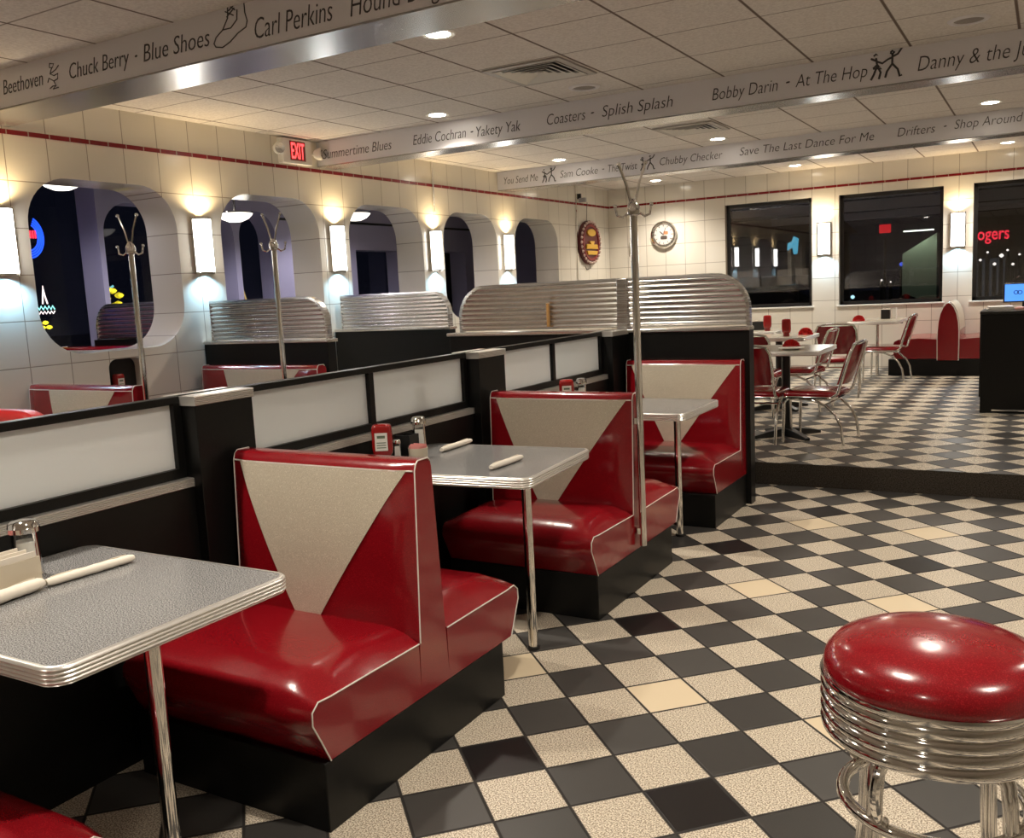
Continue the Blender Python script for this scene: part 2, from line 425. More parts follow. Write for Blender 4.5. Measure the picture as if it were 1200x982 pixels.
# ------------------------------------------------------------------ booths
def seat_mesh(y0, y1, L, face, zb=.215, zp=.40, crown=.072):
    """bench cushion: y0 = front (overhanging), y1 = at the backrest; face=+1 when front is at smaller y."""
    m = M(); rings = []; n = 26
    xs = [-L + L*i/n for i in range(n+1)]
    for x in xs:
        e = min(x+L, -x); k = math.sin(min(1, e/.13)*PI/2)
        d = face; yb = y0 + .065*d
        pr = [(y1, zb), (yb, zb), (y0+.030*d - .012*k*d, zb+.075), (y0 - .018*k*d, zp-.05), (y0+.004*d-.016*k*d, zp-.012+.004*k), (y0+.030*d, zp+.010+.022*k), (y0+.085*d, zp+.004+.75*crown*k)]
        for j in range(1, 6):
            q = j/5; yy = y0+.085*d + (y1-(y0+.085*d))*q
            pr.append((yy, zp + crown*k*(.75+.25*math.sin(q*PI)) * (1-.12*q)))
        rings.append([(x, y, z) for y, z in pr])
    m.loft(rings, True); return m
def seat_piping(y0, y1, L, face, parent, zb=.215, zp=.40):
    d = face
    for x in (.002,):
        m = M()
        pts = [(x, y0+.065*d, zb),(x, y0+.030*d, zb+.075),(x, y0+.001*d, zp-.052),(x, y0+.003*d, zp-.014),(x, y0+.03*d, zp+.008),(x, y0+.085*d, zp+.004),(x, (y0+y1)/2, zp+.003),(x, y1, zp)]
        m.tube(pts, .0024, 6); obj('piping', m, PIPE, parent)
BW, TW = .085, .047           # half width of the wedge at the bottom and the top
ZT = 1.005
def back_y(z, L, x, face, pad=True):
    q = max(0, min(1, (z-.2)/(ZT-.2))); hw = BW + (TW-BW)*q
    e = min(x+L, -x); k = math.sin(min(1, max(0, e)/.10)*PI/2)
    b = .030*k*math.sin(min(1, max(0,(z-.30))/.72)*PI*.9) if pad else 0
    return -face*(hw + b)
def back_mesh(L, shape='flat', zt=ZT, one=0):
    m = M(); rings = []; n = 24
    for i in range(n+1):
        x = -L + L*i/n; r = []
        zs = [.215 + (zt-.03-.215)*j/14 for j in range(15)]
        k = zt/ZT
        for z in zs: r.append((x, back_y(z/k, L, x, 1), z))
        if shape == 'flat':
            r += [(x, -.042, zt-.008), (x, -.030, zt), (x, .030, zt), (x, .042, zt-.008)]
        else:
            r[-1] = (x, -.06, zt-.07)
            r += [(x, -.045, zt-.03), (x, -.018, zt), (x, .018, zt), (x, .045, zt-.03)]
        for z in reversed(zs): r.append((x, back_y(z/k, L, x, -1) if one != 1 else .06, z))
        rings.append(r)
    return m.loft(rings, True)
def insert_mesh(L, face, zt=ZT, z0=.445, top_w=.04, cx=None):
    cx = -L*.578 if cx is None else cx; k = zt/ZT
    def fn(u, v):
        z = z0 + (zt-.028-z0)*v; xl = (cx-.058)*(1-v) + (-L+top_w)*v; xr = (cx+.058)*(1-v) + (-top_w*.6)*v
        x = xl + (xr-xl)*u
        return (x, back_y(z/k, L, x, face) - face*.0035, z)
    return M().grid(fn, 20, 20)
def booth(label, x, yc, L, base=(-.54,.455), A=-.59, B=.58, sides='AB', zt=ZT, rz=0, group='red booths along the low divider', rounded=False, pole=None, inset=.04):
    t = thing('booth', label, 'booth', (x, yc, 0), rz, group)
    b0 = base[0]+.0 if 'A' in sides else -.085
    b1 = base[1] if 'B' in sides else .058
    obj('base', M().box(-L, 0, b0, b1, 0, .214), BLACK, t, bevel=.004)
    if 'A' in sides:
        s = obj('seat', seat_mesh(A, -.083, L, 1), RED, t, smooth=50); seat_piping(A, -.083, L, 1, s)
    if 'B' in sides:
        s = obj('seat', seat_mesh(B, .083, L, -1), RED, t, smooth=50); seat_piping(B, .083, L, -1, s)
    bk = obj('backrest', back_mesh(L, 'round' if rounded else 'flat', zt, 0 if 'B' in sides else 1), RED, t, smooth=50)
    k = zt/ZT
    for xx in (.002, -L-.002):
        pm = M()
        zz = [.40 + (zt-.03-.40)*j/10 for j in range(11)]
        pts = [(xx, -(BW+(TW-BW)*((z/k-.2)/(ZT-.2))), z) for z in zz]
        top = [(xx,-.040,zt-.010),(xx,-.028,zt+.001),(xx,.028,zt+.001),(xx,.040,zt-.010)] if not rounded else [(xx,-.045,zt-.03),(xx,-.018,zt),(xx,.018,zt),(xx,.045,zt-.03)]
        pm.tube(pts+top, .0024, 6); obj('piping', pm, PIPE, bk)
    pm = M(); pm.tube([(-L+.004+(L-.008)*i/12, back_y((zt-.034)/k, L, -L+.004+(L-.008)*i/12, 1)-.001, zt-.031) for i in range(13)], .0028, 6)
    obj('top_piping', pm, PIPE, bk)
    if 'A' in sides: obj('backrest_insert', insert_mesh(L, 1, zt, top_w=inset), SILVER, t, smooth=60, recalc=False)['label'] = 'silver sparkle vinyl V-shaped panel'
    if 'B' in sides: obj('backrest_insert', insert_mesh(L, -1, zt), SILVER, t, smooth=60, recalc=False)['label'] = 'silver sparkle vinyl V-shaped panel'
    return t
XA = -1.77; LB = .815
booth('nearest red double booth with its whole V back in view, between the two front tables', XA, 2.43, LB, base=(-.565,.445), A=-.605, B=.575)
booth('second red double booth from the camera, with a chrome coat pole at its end', XA, 4.255, LB, base=(-.515,.46), A=-.575, B=.59)
booth('last red booth of the row, a single bench built against the black end wall', XA, 6.120, LB, base=(-.63,.06), A=-.66, sides='A')
booth('red booth in the bottom left corner, mostly cut off by the picture edge', XA, .585, LB)

# ------------------------------------------------------------------ booth tables
def booth_table(label, cx, cy, rz, W=.86, D=.70, leg=(.30,-.02), zt=.80):
    t = thing('booth_table', label, 'table', (cx, cy, 0), rz, 'grey tables between the booths')
    out = rrect(-W/2, W/2, -D/2, D/2, .045, 8)
    obj('tabletop', M().prism(offset_poly(out, -.004), zt-.040, zt), LAM, t, smooth=30)
    prof = [(-.006, zt+.0005), (.003, zt)]
    n = 4; zz0 = zt-.003; st = .0095
    for i in range(n):
        a = zz0 - i*st
        prof += [(.007, a-.001), (.0085, a-st*.35), (.007, a-st*.7), (.002, a-st*.85)]
    prof += [(.004, zz0-n*st-.002), (-.006, zz0-n*st-.003)]
    obj('edge_band', band(out, prof), RIBMET, t, smooth=50)
    lx, ly = leg
    l = obj('leg', M().tube([(lx,ly,.012),(lx,ly,zt-.04)], .021, 16), CHROME, t)
    obj('foot', M().lathe([(0,0),(.026,0),(.028,.006),(.026,.014),(0,.016)], 18, (lx,ly,0)), BLKPL, l)
    obj('leg_plate', M().lathe([(0,zt-.041),(.06,zt-.041),(.06,zt-.046),(0,zt-.046)], 20, (lx,ly,0)), CHROME, t)
    obj('wall_cleat', M().box(-W/2, -W/2+.03, -D/2+.08, D/2-.08, zt-.075, zt-.041), BLACK, t)
    return t
booth_table('nearest grey speckled table at the left picture edge, with white napkin rolls on it', -2.215, 1.452, 0, leg=(.300,-.01))
booth_table('middle grey table standing between the first and second booths, set slightly askew', -2.210, 3.43, math.radians(4.5), W=.84, leg=(.31,-.13))
booth_table('farthest of the three grey booth tables, in front of the last booth', -2.205, 5.285, 0, D=.66, leg=(.285,-.03))

# ------------------------------------------------------------------ low divider beside the booths
PX = -2.62
def divider():
    t = thing('room_divider', 'long low black divider with frosted panes running behind the booth row', 'divider', (PX, 0, 0))
    y0, y1 = -1.6, 6.188
    obj('lower_wall', M().box(-.16, -.045, y0, y1, 0, .893), BLACK, t, smooth=0)
    posts = [(-1.55,-1.27),(.35,.63),(2.255,2.53),(4.16,4.435),(5.915,6.187)]
    rail = M().box(-.125, -.075, y0, y1, 1.195, 1.222); obj('top_rail', rail, BLACK, t, bevel=.003)
    def ribs(a, b, x0, x1, z0, z1):
        m = M(); n = 5; h = (z1-z0)
        pr = [(x1, z0)]
        for i in range(n):
            q = z0 + h*i/n; pr += [(x1+.004, q+.1*h/n), (x1+.006, q+.5*h/n), (x1+.004, q+.8*h/n), (x1, q+.95*h/n)]
        pr += [(x1, z1), (x0, z1), (x0, z0)]
        return m.loft([[(x, a, z) for x, z in pr], [(x, b, z) for x, z in pr]], True)
    for a, b in posts:
        p = obj('post', M().box(-.16, 0, a, b, 0, 1.190), BLACK, t, bevel=.003)
        obj('post_cap', ribs(a-.004, b+.004, -.165, .002, 1.188, 1.222), RIBMET, p, smooth=30)
    for (a, b), (c, d) in zip(posts[:-1], posts[1:]):
        obj('sill_edge', ribs(b, c, -.15, -.045, .893, .926), RIBMET, t, smooth=30)
        mid = (b+c)/2
        fr = M().box(-.125, -.075, b, c, .926, .962)
        for q in (b+.015, mid, c-.015): fr.box(-.125, -.075, q-.017, q+.017, .962, 1.195)
        obj('pane_frame', fr, BLACK, t, smooth=0)
        for q, r in ((b+.032, mid-.017), (mid+.017, c-.032)):
            obj('frosted_pane', M().box(-.104, -.096, q, r, .962, 1.195), FROST, t, smooth=0)
    return t
divider()

# ------------------------------------------------------------------ end walls with corrugated steel
def corrugated(x0, x1, z0, z1, rl, rr, yt=.035, pitch=.036):
    """ridged panel in XZ, rounded upper corners, ridges on both faces"""
    m = M(); n = int(round((z1-z0)/pitch)); rows = []; per = 8
    def xlim(z):
        a, b = x0, x1
        if rl and z > z1-rl: a = x0 + rl - math.sqrt(max(0, rl*rl-(z-z1+rl)**2))
        if rr and z > z1-rr: b = x1 - rr + math.sqrt(max(0, rr*rr-(z-z1+rr)**2))
        return a, b
    for s in (-1, 1):
        rings = []
        for i in range(n*per+1):
            z = z0 + (z1-z0)*i/(n*per); a, b = xlim(min(z, z1-.002)); y = s*(yt*.45 + .011*abs(math.sin(PI*i/per)))
            rings.append([(a + (b-a)*j/6, y, z) for j in range(7)])
        m.loft(rings, False, closed=False)
    return m
def panel_frame(x0, x1, z0, z1, rl, rr, r=.014):
    pts = [(x0, 0, z0)]
    if rl: pts += [(x0+rl-rl*math.cos(PI/2*i/8), 0, z1-rl+rl*math.sin(PI/2*i/8)) for i in range(9)]
    else: pts += [(x0, 0, z1)]
    if rr: pts += [(x1-rr+rr*math.sin(PI/2*i/8), 0, z1-rr+rr*math.cos(PI/2*i/8)) for i in range(9)]
    else: pts += [(x1, 0, z1)]
    pts += [(x1, 0, z0)]
    m = M(); rings = []
    # flat rounded strip along the outline
    for i, p in enumerate(pts):
        a = Vector(pts[max(0,i-1)]); b = Vector(pts[min(len(pts)-1,i+1)]); tg = (b-a).normalized(); nn = Vector((tg.z,0,-tg.x))
        P = Vector(p)
        rings.append([P+nn*u+Vector((0,w,0)) for u, w in ((-r,-.026),(r*.6,-.030),(r,0),(r*.6,.030),(-r,.026))])
    return m.loft(rings, True)
t = thing('end_wall', 'black end wall topped with two ridged steel panels behind the last booth', 'divider', (0, 6.24, 0))
obj('lower_wall', M().box(-4.16, -1.752, -.05, .05, 0, 1.196), BLACK, t, bevel=.003)
obj('end_trim', M().box(-1.752, -1.738, -.052, .052, 0, 1.196), BLACK, t)
obj('cap', M().box(-4.18, -1.735, -.065, .065, 1.196, 1.222), STEEL, t, bevel=.006)
obj('corrugated_panel', corrugated(-4.06, -2.70, 1.235, 1.572, .24, 0), STEEL, t, smooth=80)
obj('panel_frame', panel_frame(-4.06, -2.70, 1.222, 1.575, .24, 0), ALU, t, smooth=50)
obj('corrugated_panel', corrugated(-2.62, -1.755, 1.235, 1.572, 0, .24), STEEL, t, smooth=80)
obj('panel_frame', panel_frame(-2.62, -1.755, 1.222, 1.575, 0, .24), ALU, t, smooth=50)
obj('joint_post', M().box(-2.70, -2.62, -.045, .045, 1.190, 1.585), ALU, t, bevel=.006)
obj('wooden_stick', M().box(-3.27, -3.245, -.058, -.040, 1.255, 1.43), plain('bare_wood', (.42,.22,.07), .6), t, bevel=.003)
def side_divider(label, y, x0=-6.28, x1=-4.9, z=1.232, zt=1.56):
    t = thing('side_divider', label, 'divider', (0, y, 0), 0, 'steel topped dividers along the tiled wall')
    obj('lower_wall', M().box(x0, x1, -.05, .05, 0, z-.026), BLACK, t, bevel=.003)
    obj('cap', M().box(x0, x1+.015, -.062, .062, z-.026, z), STEEL, t, bevel=.006)
    obj('corrugated_panel', corrugated(x0+.08, x1-.02, z+.01, zt-.004, 0, .20), STEEL, t, smooth=80)
    obj('panel_frame', panel_frame(x0+.08, x1-.02, z, zt, 0, .20, .012), ALU, t, smooth=50)
    return t
side_divider('ridged steel topped black divider below the lamp between the first and second wall openings', 5.62)
side_divider('ridged steel topped black divider nearer the long end wall, below the second wall opening', 7.32, x1=-4.88)

# booths on the far side of the divider
booth('red booth with silver V back below the nearest wall opening, beyond the divider', -5.17, 4.00, 1.11, zt=1.04, inset=.25, group='red booths along the tiled wall')
booth('red booth with silver V back in front of the nearer side divider', -4.89, 5.465, 1.27, zt=1.04, inset=.27, sides='A', group='red booths along the tiled wall')
def lounge_seat():
    t = thing('lounge_chair', 'red rounded seat back peeking over the divider at the left picture edge', 'chair', (-4.92, 2.95, 0))
    V = Matrix(((1,0,0,0),(0,0,1,0),(0,1,0,0),(0,0,0,1)))
    obj('backrest', M().prism(rrect(-.42,.42,.40,1.03,.26,10), -.06, .06, V), REDPL, t, bevel=.035)
    obj('seat', M().prism(rrect(-.38,.38,-.52,-.05,.08,6), .30, .46), REDPL, t, bevel=.03)
    obj('base', M().box(-.36,.36,-.48,.04,0,.30), BLACK, t, bevel=.01)
lounge_seat()

# ------------------------------------------------------------------ coat poles
def coat_pole(label, x, y, z0, z1, rz=0):
    t = thing('coat_pole', label, 'coat rack', (x, y, 0), rz, 'chrome coat poles')
    obj('pole', M().tube([(0,0,z0),(0,0,z1)], .018, 14), CHROME, t)
    obj('collar', M().lathe([(.019,z1-.05),(.030,z1-.045),(.032,z1-.01),(.024,z1+.01),(.010,z1+.03),(0,z1+.032)], 18), CHROME, t)
    for a in (0, PI):
        c, s = math.cos(a), math.sin(a)
        h = M().tube([(c*.01,s*.01,z1+.01),(c*.03,s*.03,z1+.10),(c*.062,s*.062,z1+.19)], .0065, 8)
        h.lathe([(0,-.011),(.009,-.007),(.011,0),(.009,.007),(0,.011)], 10, (c*.063,s*.063,z1+.195))
        obj('upper_hook', h, CHROME, t)
        h = M().tube([(c*.02,s*.02,z1-.03),(c*.05,s*.05,z1-.055),(c*.078,s*.078,z1-.045),(c*.085,s*.085,z1-.005)], .006, 8)
        h.lathe([(0,-.010),(.008,-.006),(.010,0),(.008,.006),(0,.010)], 10, (c*.086,s*.086,z1))
        obj('lower_hook', h, CHROME, t)
    if z0 < .05: obj('floor_flange', M().lathe([(0,0),(.06,0),(.06,.006),(.025,.016),(.02,.03)], 20), CHROME, t)
    else:
        for z in (z0+.06, z0+.62): obj('bracket', M().box(-.026, 0, -.012, .012, z, z+.03), CHROME, t)
    return t
coat_pole('tall chrome coat pole fixed to the end of the second booth', -1.738, 4.225, .235, 1.915, math.radians(20))
coat_pole('leftmost chrome coat pole, at the end of the booth below the nearest wall opening', -5.128, 4.02, .235, 1.94, math.radians(25))
coat_pole('chrome coat pole in front of the nearer side divider and the second wall opening', -4.62, 4.78, 0, 1.94, math.radians(25))

# ------------------------------------------------------------------ bar stool
def stool():
    t = thing('bar_stool', 'red round bar stool with a ridged chrome ring in the bottom right corner', 'stool', (-.163, 1.775, 0)); t.scale = (.978, .978, 1)
    z = .796
    pr = [(.0,z+.092),(.05,z+.091),(.10,z+.086),(.145,z+.076),(.178,z+.061),(.196,z+.040),(.201,z+.020),(.199,z+.006),(.19,z)]
    obj('seat', M().lathe(pr, 72), RED, t, smooth=60)
    prof = [(.188,z+.010),(.204,z+.010),(.2065,z+.004),(.204,z-.004)]
    h = .0238
    for i in range(4):
        a = z-.006-i*h
        prof += [(.199,a),(.2045,a-h*.25),(.2055,a-h*.5),(.2035,a-h*.8),(.198,a-h*.97)]
    prof += [(.19,z-.104),(.0,z-.104)]
    obj('chrome_ring', M().lathe(prof, 72), CHROME, t, smooth=50)
    for k in range(4):
        a = math.radians(45+12+90*k); c, s = math.cos(a), math.sin(a)
        lg = M()
        for off in (-.0085, .0085):
            px, py = -s*off, c*off
            path = [(.06,z-.106),(.10,z-.108),(.135,z-.118),(.153,z-.14),(.158,z-.18),(.165,z-.35),(.19,.25),(.215,.012)]
            lg.tube([(c*r+px, s*r+py, q) for r, q in path], .0085, 12)
        l = obj('leg', lg, CHROME, t)
        obj('foot', M().lathe([(0,0),(.03,0),(.03,.012),(0,.014)], 14, (c*.215,s*.215,0)), BLKPL, l)
        cl = M(); pts = []
        for i in range(13):
            b = -PI*.5 + PI*1.0*i/12
            pts.append((.162+.034*math.cos(b), z-.165+.055*math.sin(b)))
        a2 = a + .16; c2, s2 = math.cos(a2), math.sin(a2)
        cl.tube([(c2*r, s2*r, q) for r, q in pts], .008, 8); obj('scroll_brace', cl, CHROME, t)
    ring = M().tube([(.164*math.cos(2*PI*i/48), .164*math.sin(2*PI*i/48), z-.235) for i in range(48)], .0125, 10, True)
    obj('foot_ring', ring, CHROME, t)
    obj('swivel_plate', M().box(-.1,.1,-.1,.1,z-.116,z-.103), CHROME, t)
stool()

# ------------------------------------------------------------------ things on the booth tables
ZTB = .8008
def ketchup(label, x, y, z, rz=0, name='ketchup_bottle', lab=True):
    t = thing(name, label, 'ketchup bottle', (x, y, z), rz)
    sx, sy = .046, .030; rings = []
    for r, q in ((.62,.030),(.80,.036),(.94,.050),(1,.070),(1,.135),(.98,.155),(.93,.168),(.82,.176),(.5,.179)):
        rings.append([(px*r, py*r, q) for px, py in rrect(-sx,sx,-sy,sy,.022,5)])
    obj('bottle', M().loft(rings), KETCH, t, smooth=50)
    obj('cap', M().lathe([(0,0),(.031,0),(.032,.004),(.031,.028),(.026,.033),(0,.033)], 24), plain('red_cap', (.22,.006,.006), .3), t)
    if lab:
        l = obj('label', M().box(-.028,.028,-sy-.0012,-sy-.0002,.062,.142), WHITE, t); l['label'] = 'white paper bottle label'
        obj('label_print', M().box(-.018,.018,-sy-.0018,-sy-.0012,.118,.130).box(-.021,.021,-sy-.0018,-sy-.0012,.074,.078).box(-.021,.021,-sy-.0018,-sy-.0012,.085,.089).box(-.021,.021,-sy-.0018,-sy-.0012,.096,.100), plain('label_ink', (.12,.16,.10), .6), l)
    return t
def shaker(label, x, y, z, h=.15, r=.034, name='sugar_shaker'):
    t = thing(name, label, 'shaker', (x, y, z))
    obj('jar', M().lathe([(0,0),(r*.92,0),(r,.006),(r*.93,.02),(r*.86,h*.5),(r*.84,h*.76),(r*.9,h*.8)], 24), CLEAR, t)
    obj('contents', M().lathe([(0,.004),(r*.85,.006),(r*.86,.02),(r*.79,h*.5),(r*.78,h*.62),(0,h*.64)], 20), SUGAR, t)
    lid = [(r*.96,h*.78),(r*1.02,h*.79),(r*1.02,h*.87),(r*.98,h*.88),(r*.96,h*.93),(r*.75,h*.985),(r*.3,h),(0,h)]
    obj('lid', M().lathe(lid, 24), CHROME, t)
    return t
def napkin_roll(label, p, q, r=.016, twist=True, cat='napkin'):
    a, b = Vector((*p, ZTB)), Vector((*q, ZTB)); L = (b-a).length; ang = math.atan2(b.y-a.y, b.x-a.x)
    t = thing('napkin_roll', label, cat, a, ang)
    rings = []; n = 22; rr = random.Random(int(L*1e5))
    for i in range(n+1):
        u = i/n; k = r*(.78 + .22*math.sin(u*PI)**.5) * (1+.07*rr.uniform(-1,1))
        if i in (0, n): k *= .86
        rings.append([(u*L, k*1.18*math.cos(2*PI*j/12 + u*1.3), r*1.0 + k*.92*math.sin(2*PI*j/12 + u*1.3)*(1 if math.sin(2*PI*j/12+u*1.3) > 0 else .95)) for j in range(12)])
    zmin = min(v[2] for q_ in rings for v in q_)
    rings = [[(x, y, z-zmin+.0004) for x, y, z in q_] for q_ in rings]
    obj('roll', M().loft(rings), PAPER, t, smooth=45)
    def flap(u, v): return (L*(.06+.86*u), r*(.2+1.05*v), .002 + r*2.0*(1-v)**2*.9 + .002*math.sin(u*9))
    f = M()
    top = [[Vector(flap(u/8, v/4)) for v in range(5)] for u in range(9)]
    f.loft([[*rw, *[q_ - Vector((0,0,.0016)) for q_ in reversed(rw)]] for rw in top]); obj('loose_edge', f, PAPER, t, smooth=45)
    return t
def caddy(label, x, y, z, w=.06, d=.10, h=.075, mat=None, rz=0, contents=PAPER, name='condiment_caddy', cat='caddy'):
    t = thing(name, label, cat, (x, y, z), rz); th = .004
    mm = M().box(-w,w,-d/2,d/2,0,th).box(-w,w,-d/2,-d/2+th,th,h).box(-w,w,d/2-th,d/2,th,h).box(-w,-w+th,-d/2+th,d/2-th,th,h).box(w-th,w,-d/2+th,d/2-th,th,h)
    obj('box', mm, mat or BLKPL, t, smooth=0)
    if contents:
        k = M()
        for i in range(9):
            q = -w+th+.002 + (2*w-2*th-.006)*i/8; k.box(q-.0016, q+.0016, -d/2+th+.004, d/2-th-.004, th, h+.008+.004*((i*7) % 3))
        obj('packets', k, contents, t, smooth=0)
    return t
PINK = plain('pink_packets', (.75,.32,.30), .7)
# nearest table
shaker('glass sugar shaker with a chrome lid on the nearest table, left edge', -2.50, 1.505, ZTB, .165, .042)
caddy('beige packet box beside the sugar shaker on the nearest table', -2.425, 1.40, ZTB, .06, .12, .085, CARD, 0, PAPER, 'packet_box', 'box')
caddy('black caddy with pink packets behind the beige packet box at the left picture edge', -2.575, 1.36, ZTB, .05, .16, .105, BLKPL, 0, PINK)
napkin_roll('long white napkin roll lying on the nearest table, its end toward the red booth', (-2.345,1.455), (-2.325,1.72), .0135)
napkin_roll('white napkin roll below the beige packet box at the left picture edge', (-2.325,1.23), (-2.345,1.445), .019)
# middle table
ketchup('red ketchup bottle with a white label on the middle table, by the divider', -2.56, 3.225, ZTB, .5)
shaker('small glass salt shaker right beside the ketchup bottle on the middle table', -2.572, 3.345, ZTB, .09, .02, 'salt_shaker')
caddy('black napkin box behind the round sugar caddy on the middle table', -2.572, 3.425, ZTB, .04, .075, .10, BLKPL, 0, None, 'napkin_box', 'box')
def sugar_bowl(label, x, y):
    t = thing('sugar_caddy', label, 'sugar caddy', (x, y, ZTB))
    obj('bowl', M().lathe([(0,0),(.040,0),(.043,.006),(.045,.055),(.042,.055),(.040,.008),(0,.006)], 24), CARD, t)
    k = M()
    for i in range(8): k.box(-.030,.030,-.028+i*.0076,-.0265+i*.0076,.008,.066+.003*(i % 3))
    obj('packets', k, PINK, t, smooth=0)
sugar_bowl('round beige sugar caddy full of pink packets on the middle table', -2.46, 3.352)
shaker('sugar shaker with a chrome lid at the back of the middle table', -2.575, 3.525, ZTB, .17, .036)
napkin_roll('white napkin roll at the back of the middle table, near the divider', (-2.455,3.53), (-2.465,3.80), .014)
napkin_roll('white napkin roll at the front of the middle table, near its leg', (-1.995,3.22), (-1.99,3.47), .014)
# last table
ketchup('red ketchup bottle on the farthest booth table, seen over the second booth', -2.565, 5.075, ZTB, .5)
shaker('small shaker with a chrome lid on the farthest booth table, next to the ketchup', -2.55, 5.165, ZTB, .10, .024, 'salt_shaker')
shaker('tall sugar shaker with a chrome lid on the farthest booth table', -2.565, 5.285, ZTB, .165, .034)
# niche bottle
struct('wall_niche_back', M().box(XL-.13, XL-.11, 4.60, 4.98, .84, 1.18), BLKPL, smooth=0)
ketchup('small red bottle with a white label inside the black wall niche', XL-.055, 4.745, .861, PI/2)

# ------------------------------------------------------------------ wall lamps and downlights
def sconce(label, x, y, z, rz):
    """local +x points away from the wall"""
    t = thing('wall_sconce', label, 'wall lamp', (x, y, z), rz, 'glowing wall lamps')
    prof = [(.012,-.085),(.060,-.075),(.092,-.045),(.104,0),(.092,.045),(.060,.075),(.012,.085)]
    obj('glass_shade', M().loft([[(a, b, -.225) for a, b in prof], [(a, b, .225) for a, b in prof]], True), SCONCE_GLOW, t, smooth=60)
    for s in (-1, 1): obj('side_rail', M().box(.0, .030, s*.092-.007, s*.092+.007, -.24, .24), CHROME, t, smooth=0)
    for s in (-1, 1): obj('band', M().loft([[(a*1.06, b*1.06, s*.226-.006) for a, b in prof], [(a*1.06, b*1.06, s*.226+.006) for a, b in prof]], True), CHROME, t, smooth=50)
    obj('back_plate', M().box(0, .012, -.09, .09, -.235, .235), CHROME, t)
    spot('up_light', (.055,0,.245), (PI,0,0), SCONCE_UP_W, (1.0,.74,.40), math.radians(150), .6, .03, t)
    spot('down_light', (.055,0,-.245), (0,0,0), SCONCE_DN_W, (.38,.72,1.0), math.radians(150), .6, .03, t)
    return t
ys = [(2.135,'wall lamp out of view left of the nearest wall opening'),(3.885,'wall lamp at the left picture edge, left of the nearest wall opening'),(5.655,'wall lamp between the first and second wall openings'),(7.40,'wall lamp between the second and third wall openings'),(9.15,'wall lamp between the third and fourth wall openings'),(10.855,'wall lamp between the fourth and last wall openings, next to the last one')]
for y, l in ys:
    if y > 3: sconce(l, XL, y, 2.045, 0)
for x, l in ((-2.875,'wall lamp on the far wall between the left and middle windows'),(-1.105,'wall lamp on the far wall between the middle and right windows')): sconce(l, x, YF, 2.06, -PI/2)
def downlight(label, x, y, watts=DOWNLIGHT_W, rad=.085):
    t = thing('downlight', label, 'ceiling light', (x, y, ZC), 0, 'recessed ceiling lights')
    obj('trim_ring', M().lathe([(rad*.80,-.002),(rad*1.05,-.004),(rad*1.18,-.006),(rad*1.25,-.002),(rad*1.25,.0)], 28), WHITE, t)
    obj('lens', M().lathe([(0,-.010),(rad*.5,-.009),(rad*.85,-.004),(rad*.86,0)], 24), DOWN_GLOW, t)
    spot('lamp', (0,0,-.03), (0,0,0), watts, WARM, math.radians(136), .95, .06, t)
    return t
DL = [(-3.20,4.83,'recessed light above the first tables, just past the nearest beam'),(-4.63,6.90,'recessed light beside the front of the second beam near the tiled wall'),
 (-5.18,10.30,'recessed light in front of the third beam, nearest the tiled wall'),(-3.20,10.25,'recessed light in front of the third beam, beside the ceiling vent'),(-.53,10.15,'recessed light in front of the third beam at the right picture edge'),
 (-5.2,13.55,'recessed light past the third beam, nearest the wall corner'),(-3.13,13.55,'recessed light past the third beam, above the left window'),(-.50,13.55,'recessed light past the third beam at the right picture edge'),
 (-.50,4.83,None),(1.6,4.83,None),(-5.4,1.6,None),(-3.2,1.6,None),(-.9,1.6,None),(1.5,1.6,None),(1.6,8.3,None),(1.6,12,None),(-3.2,-1.6,None),(-.5,-1.6,None),(-1.9,6.0,None) ]
for i, (x, y, l) in enumerate(DL):
    if (x, y) == (-1.9, 6.0): continue
    downlight(l or 'recessed ceiling light outside the picture near x %.0f' % i, x, y)

# ceiling fittings
VENTM = plain('vent_slat', (.62,.60,.57), .35, metal=.4)
def vent(label, x, y, s=.61):
    t = thing('ceiling_vent', label, 'ceiling vent', (x, y, ZC), 0, 'louvred ceiling vents')
    h = s/2; fr = M()
    for a, b, c, d in ((-h,h,-h,-h+.05),(-h,h,h-.05,h),(-h,-h+.05,-h+.05,h-.05),(h-.05,h,-h+.05,h-.05)): fr.box(a,b,c,d,-.014,-.001)
    obj('frame', fr, plain('vent_metal', (.40,.37,.34), .45), t, bevel=.003)
    for i in range(5):
        q = h-.055-i*.048; m = M(); k = .034
        m.loft([[(sx*(q-d), sy*(q-d), z) for sx, sy in ((-1,-1),(1,-1),(1,1),(-1,1))] for d, z in ((0,-.016),(k,-.003),(k+.003,-.0045),(.003,-.0185),(0,-.016))], False)
        obj('slat', m, VENTM, t, smooth=0)
    obj('duct', M().box(-h+.04,h-.04,-h+.04,h-.04,-.002,-.0008), BLKPL, t)
vent('louvred vent in the ceiling between the first and second beams', -3.185, 6.09)
vent('louvred vent in the ceiling between the second and third beams', -3.185, 9.34)
def speaker(label, x, y):
    t = thing('ceiling_speaker', label, 'speaker', (x, y, ZC), 0, 'round ceiling speakers')
    obj('rim', M().lathe([(.085,-.001),(.092,-.012),(.115,-.010),(.125,-.001)], 28), BEAM, t)
    obj('grille', M().lathe([(0,-.010),(.05,-.009),(.088,-.004)], 28), plain('speaker_grille', (.30,.27,.25), .7), t)
speaker('round ceiling speaker behind the first vent, near the second beam', -3.17, 6.79)
speaker('round ceiling speaker at the upper right, in front of the second beam', -.48, 6.72)

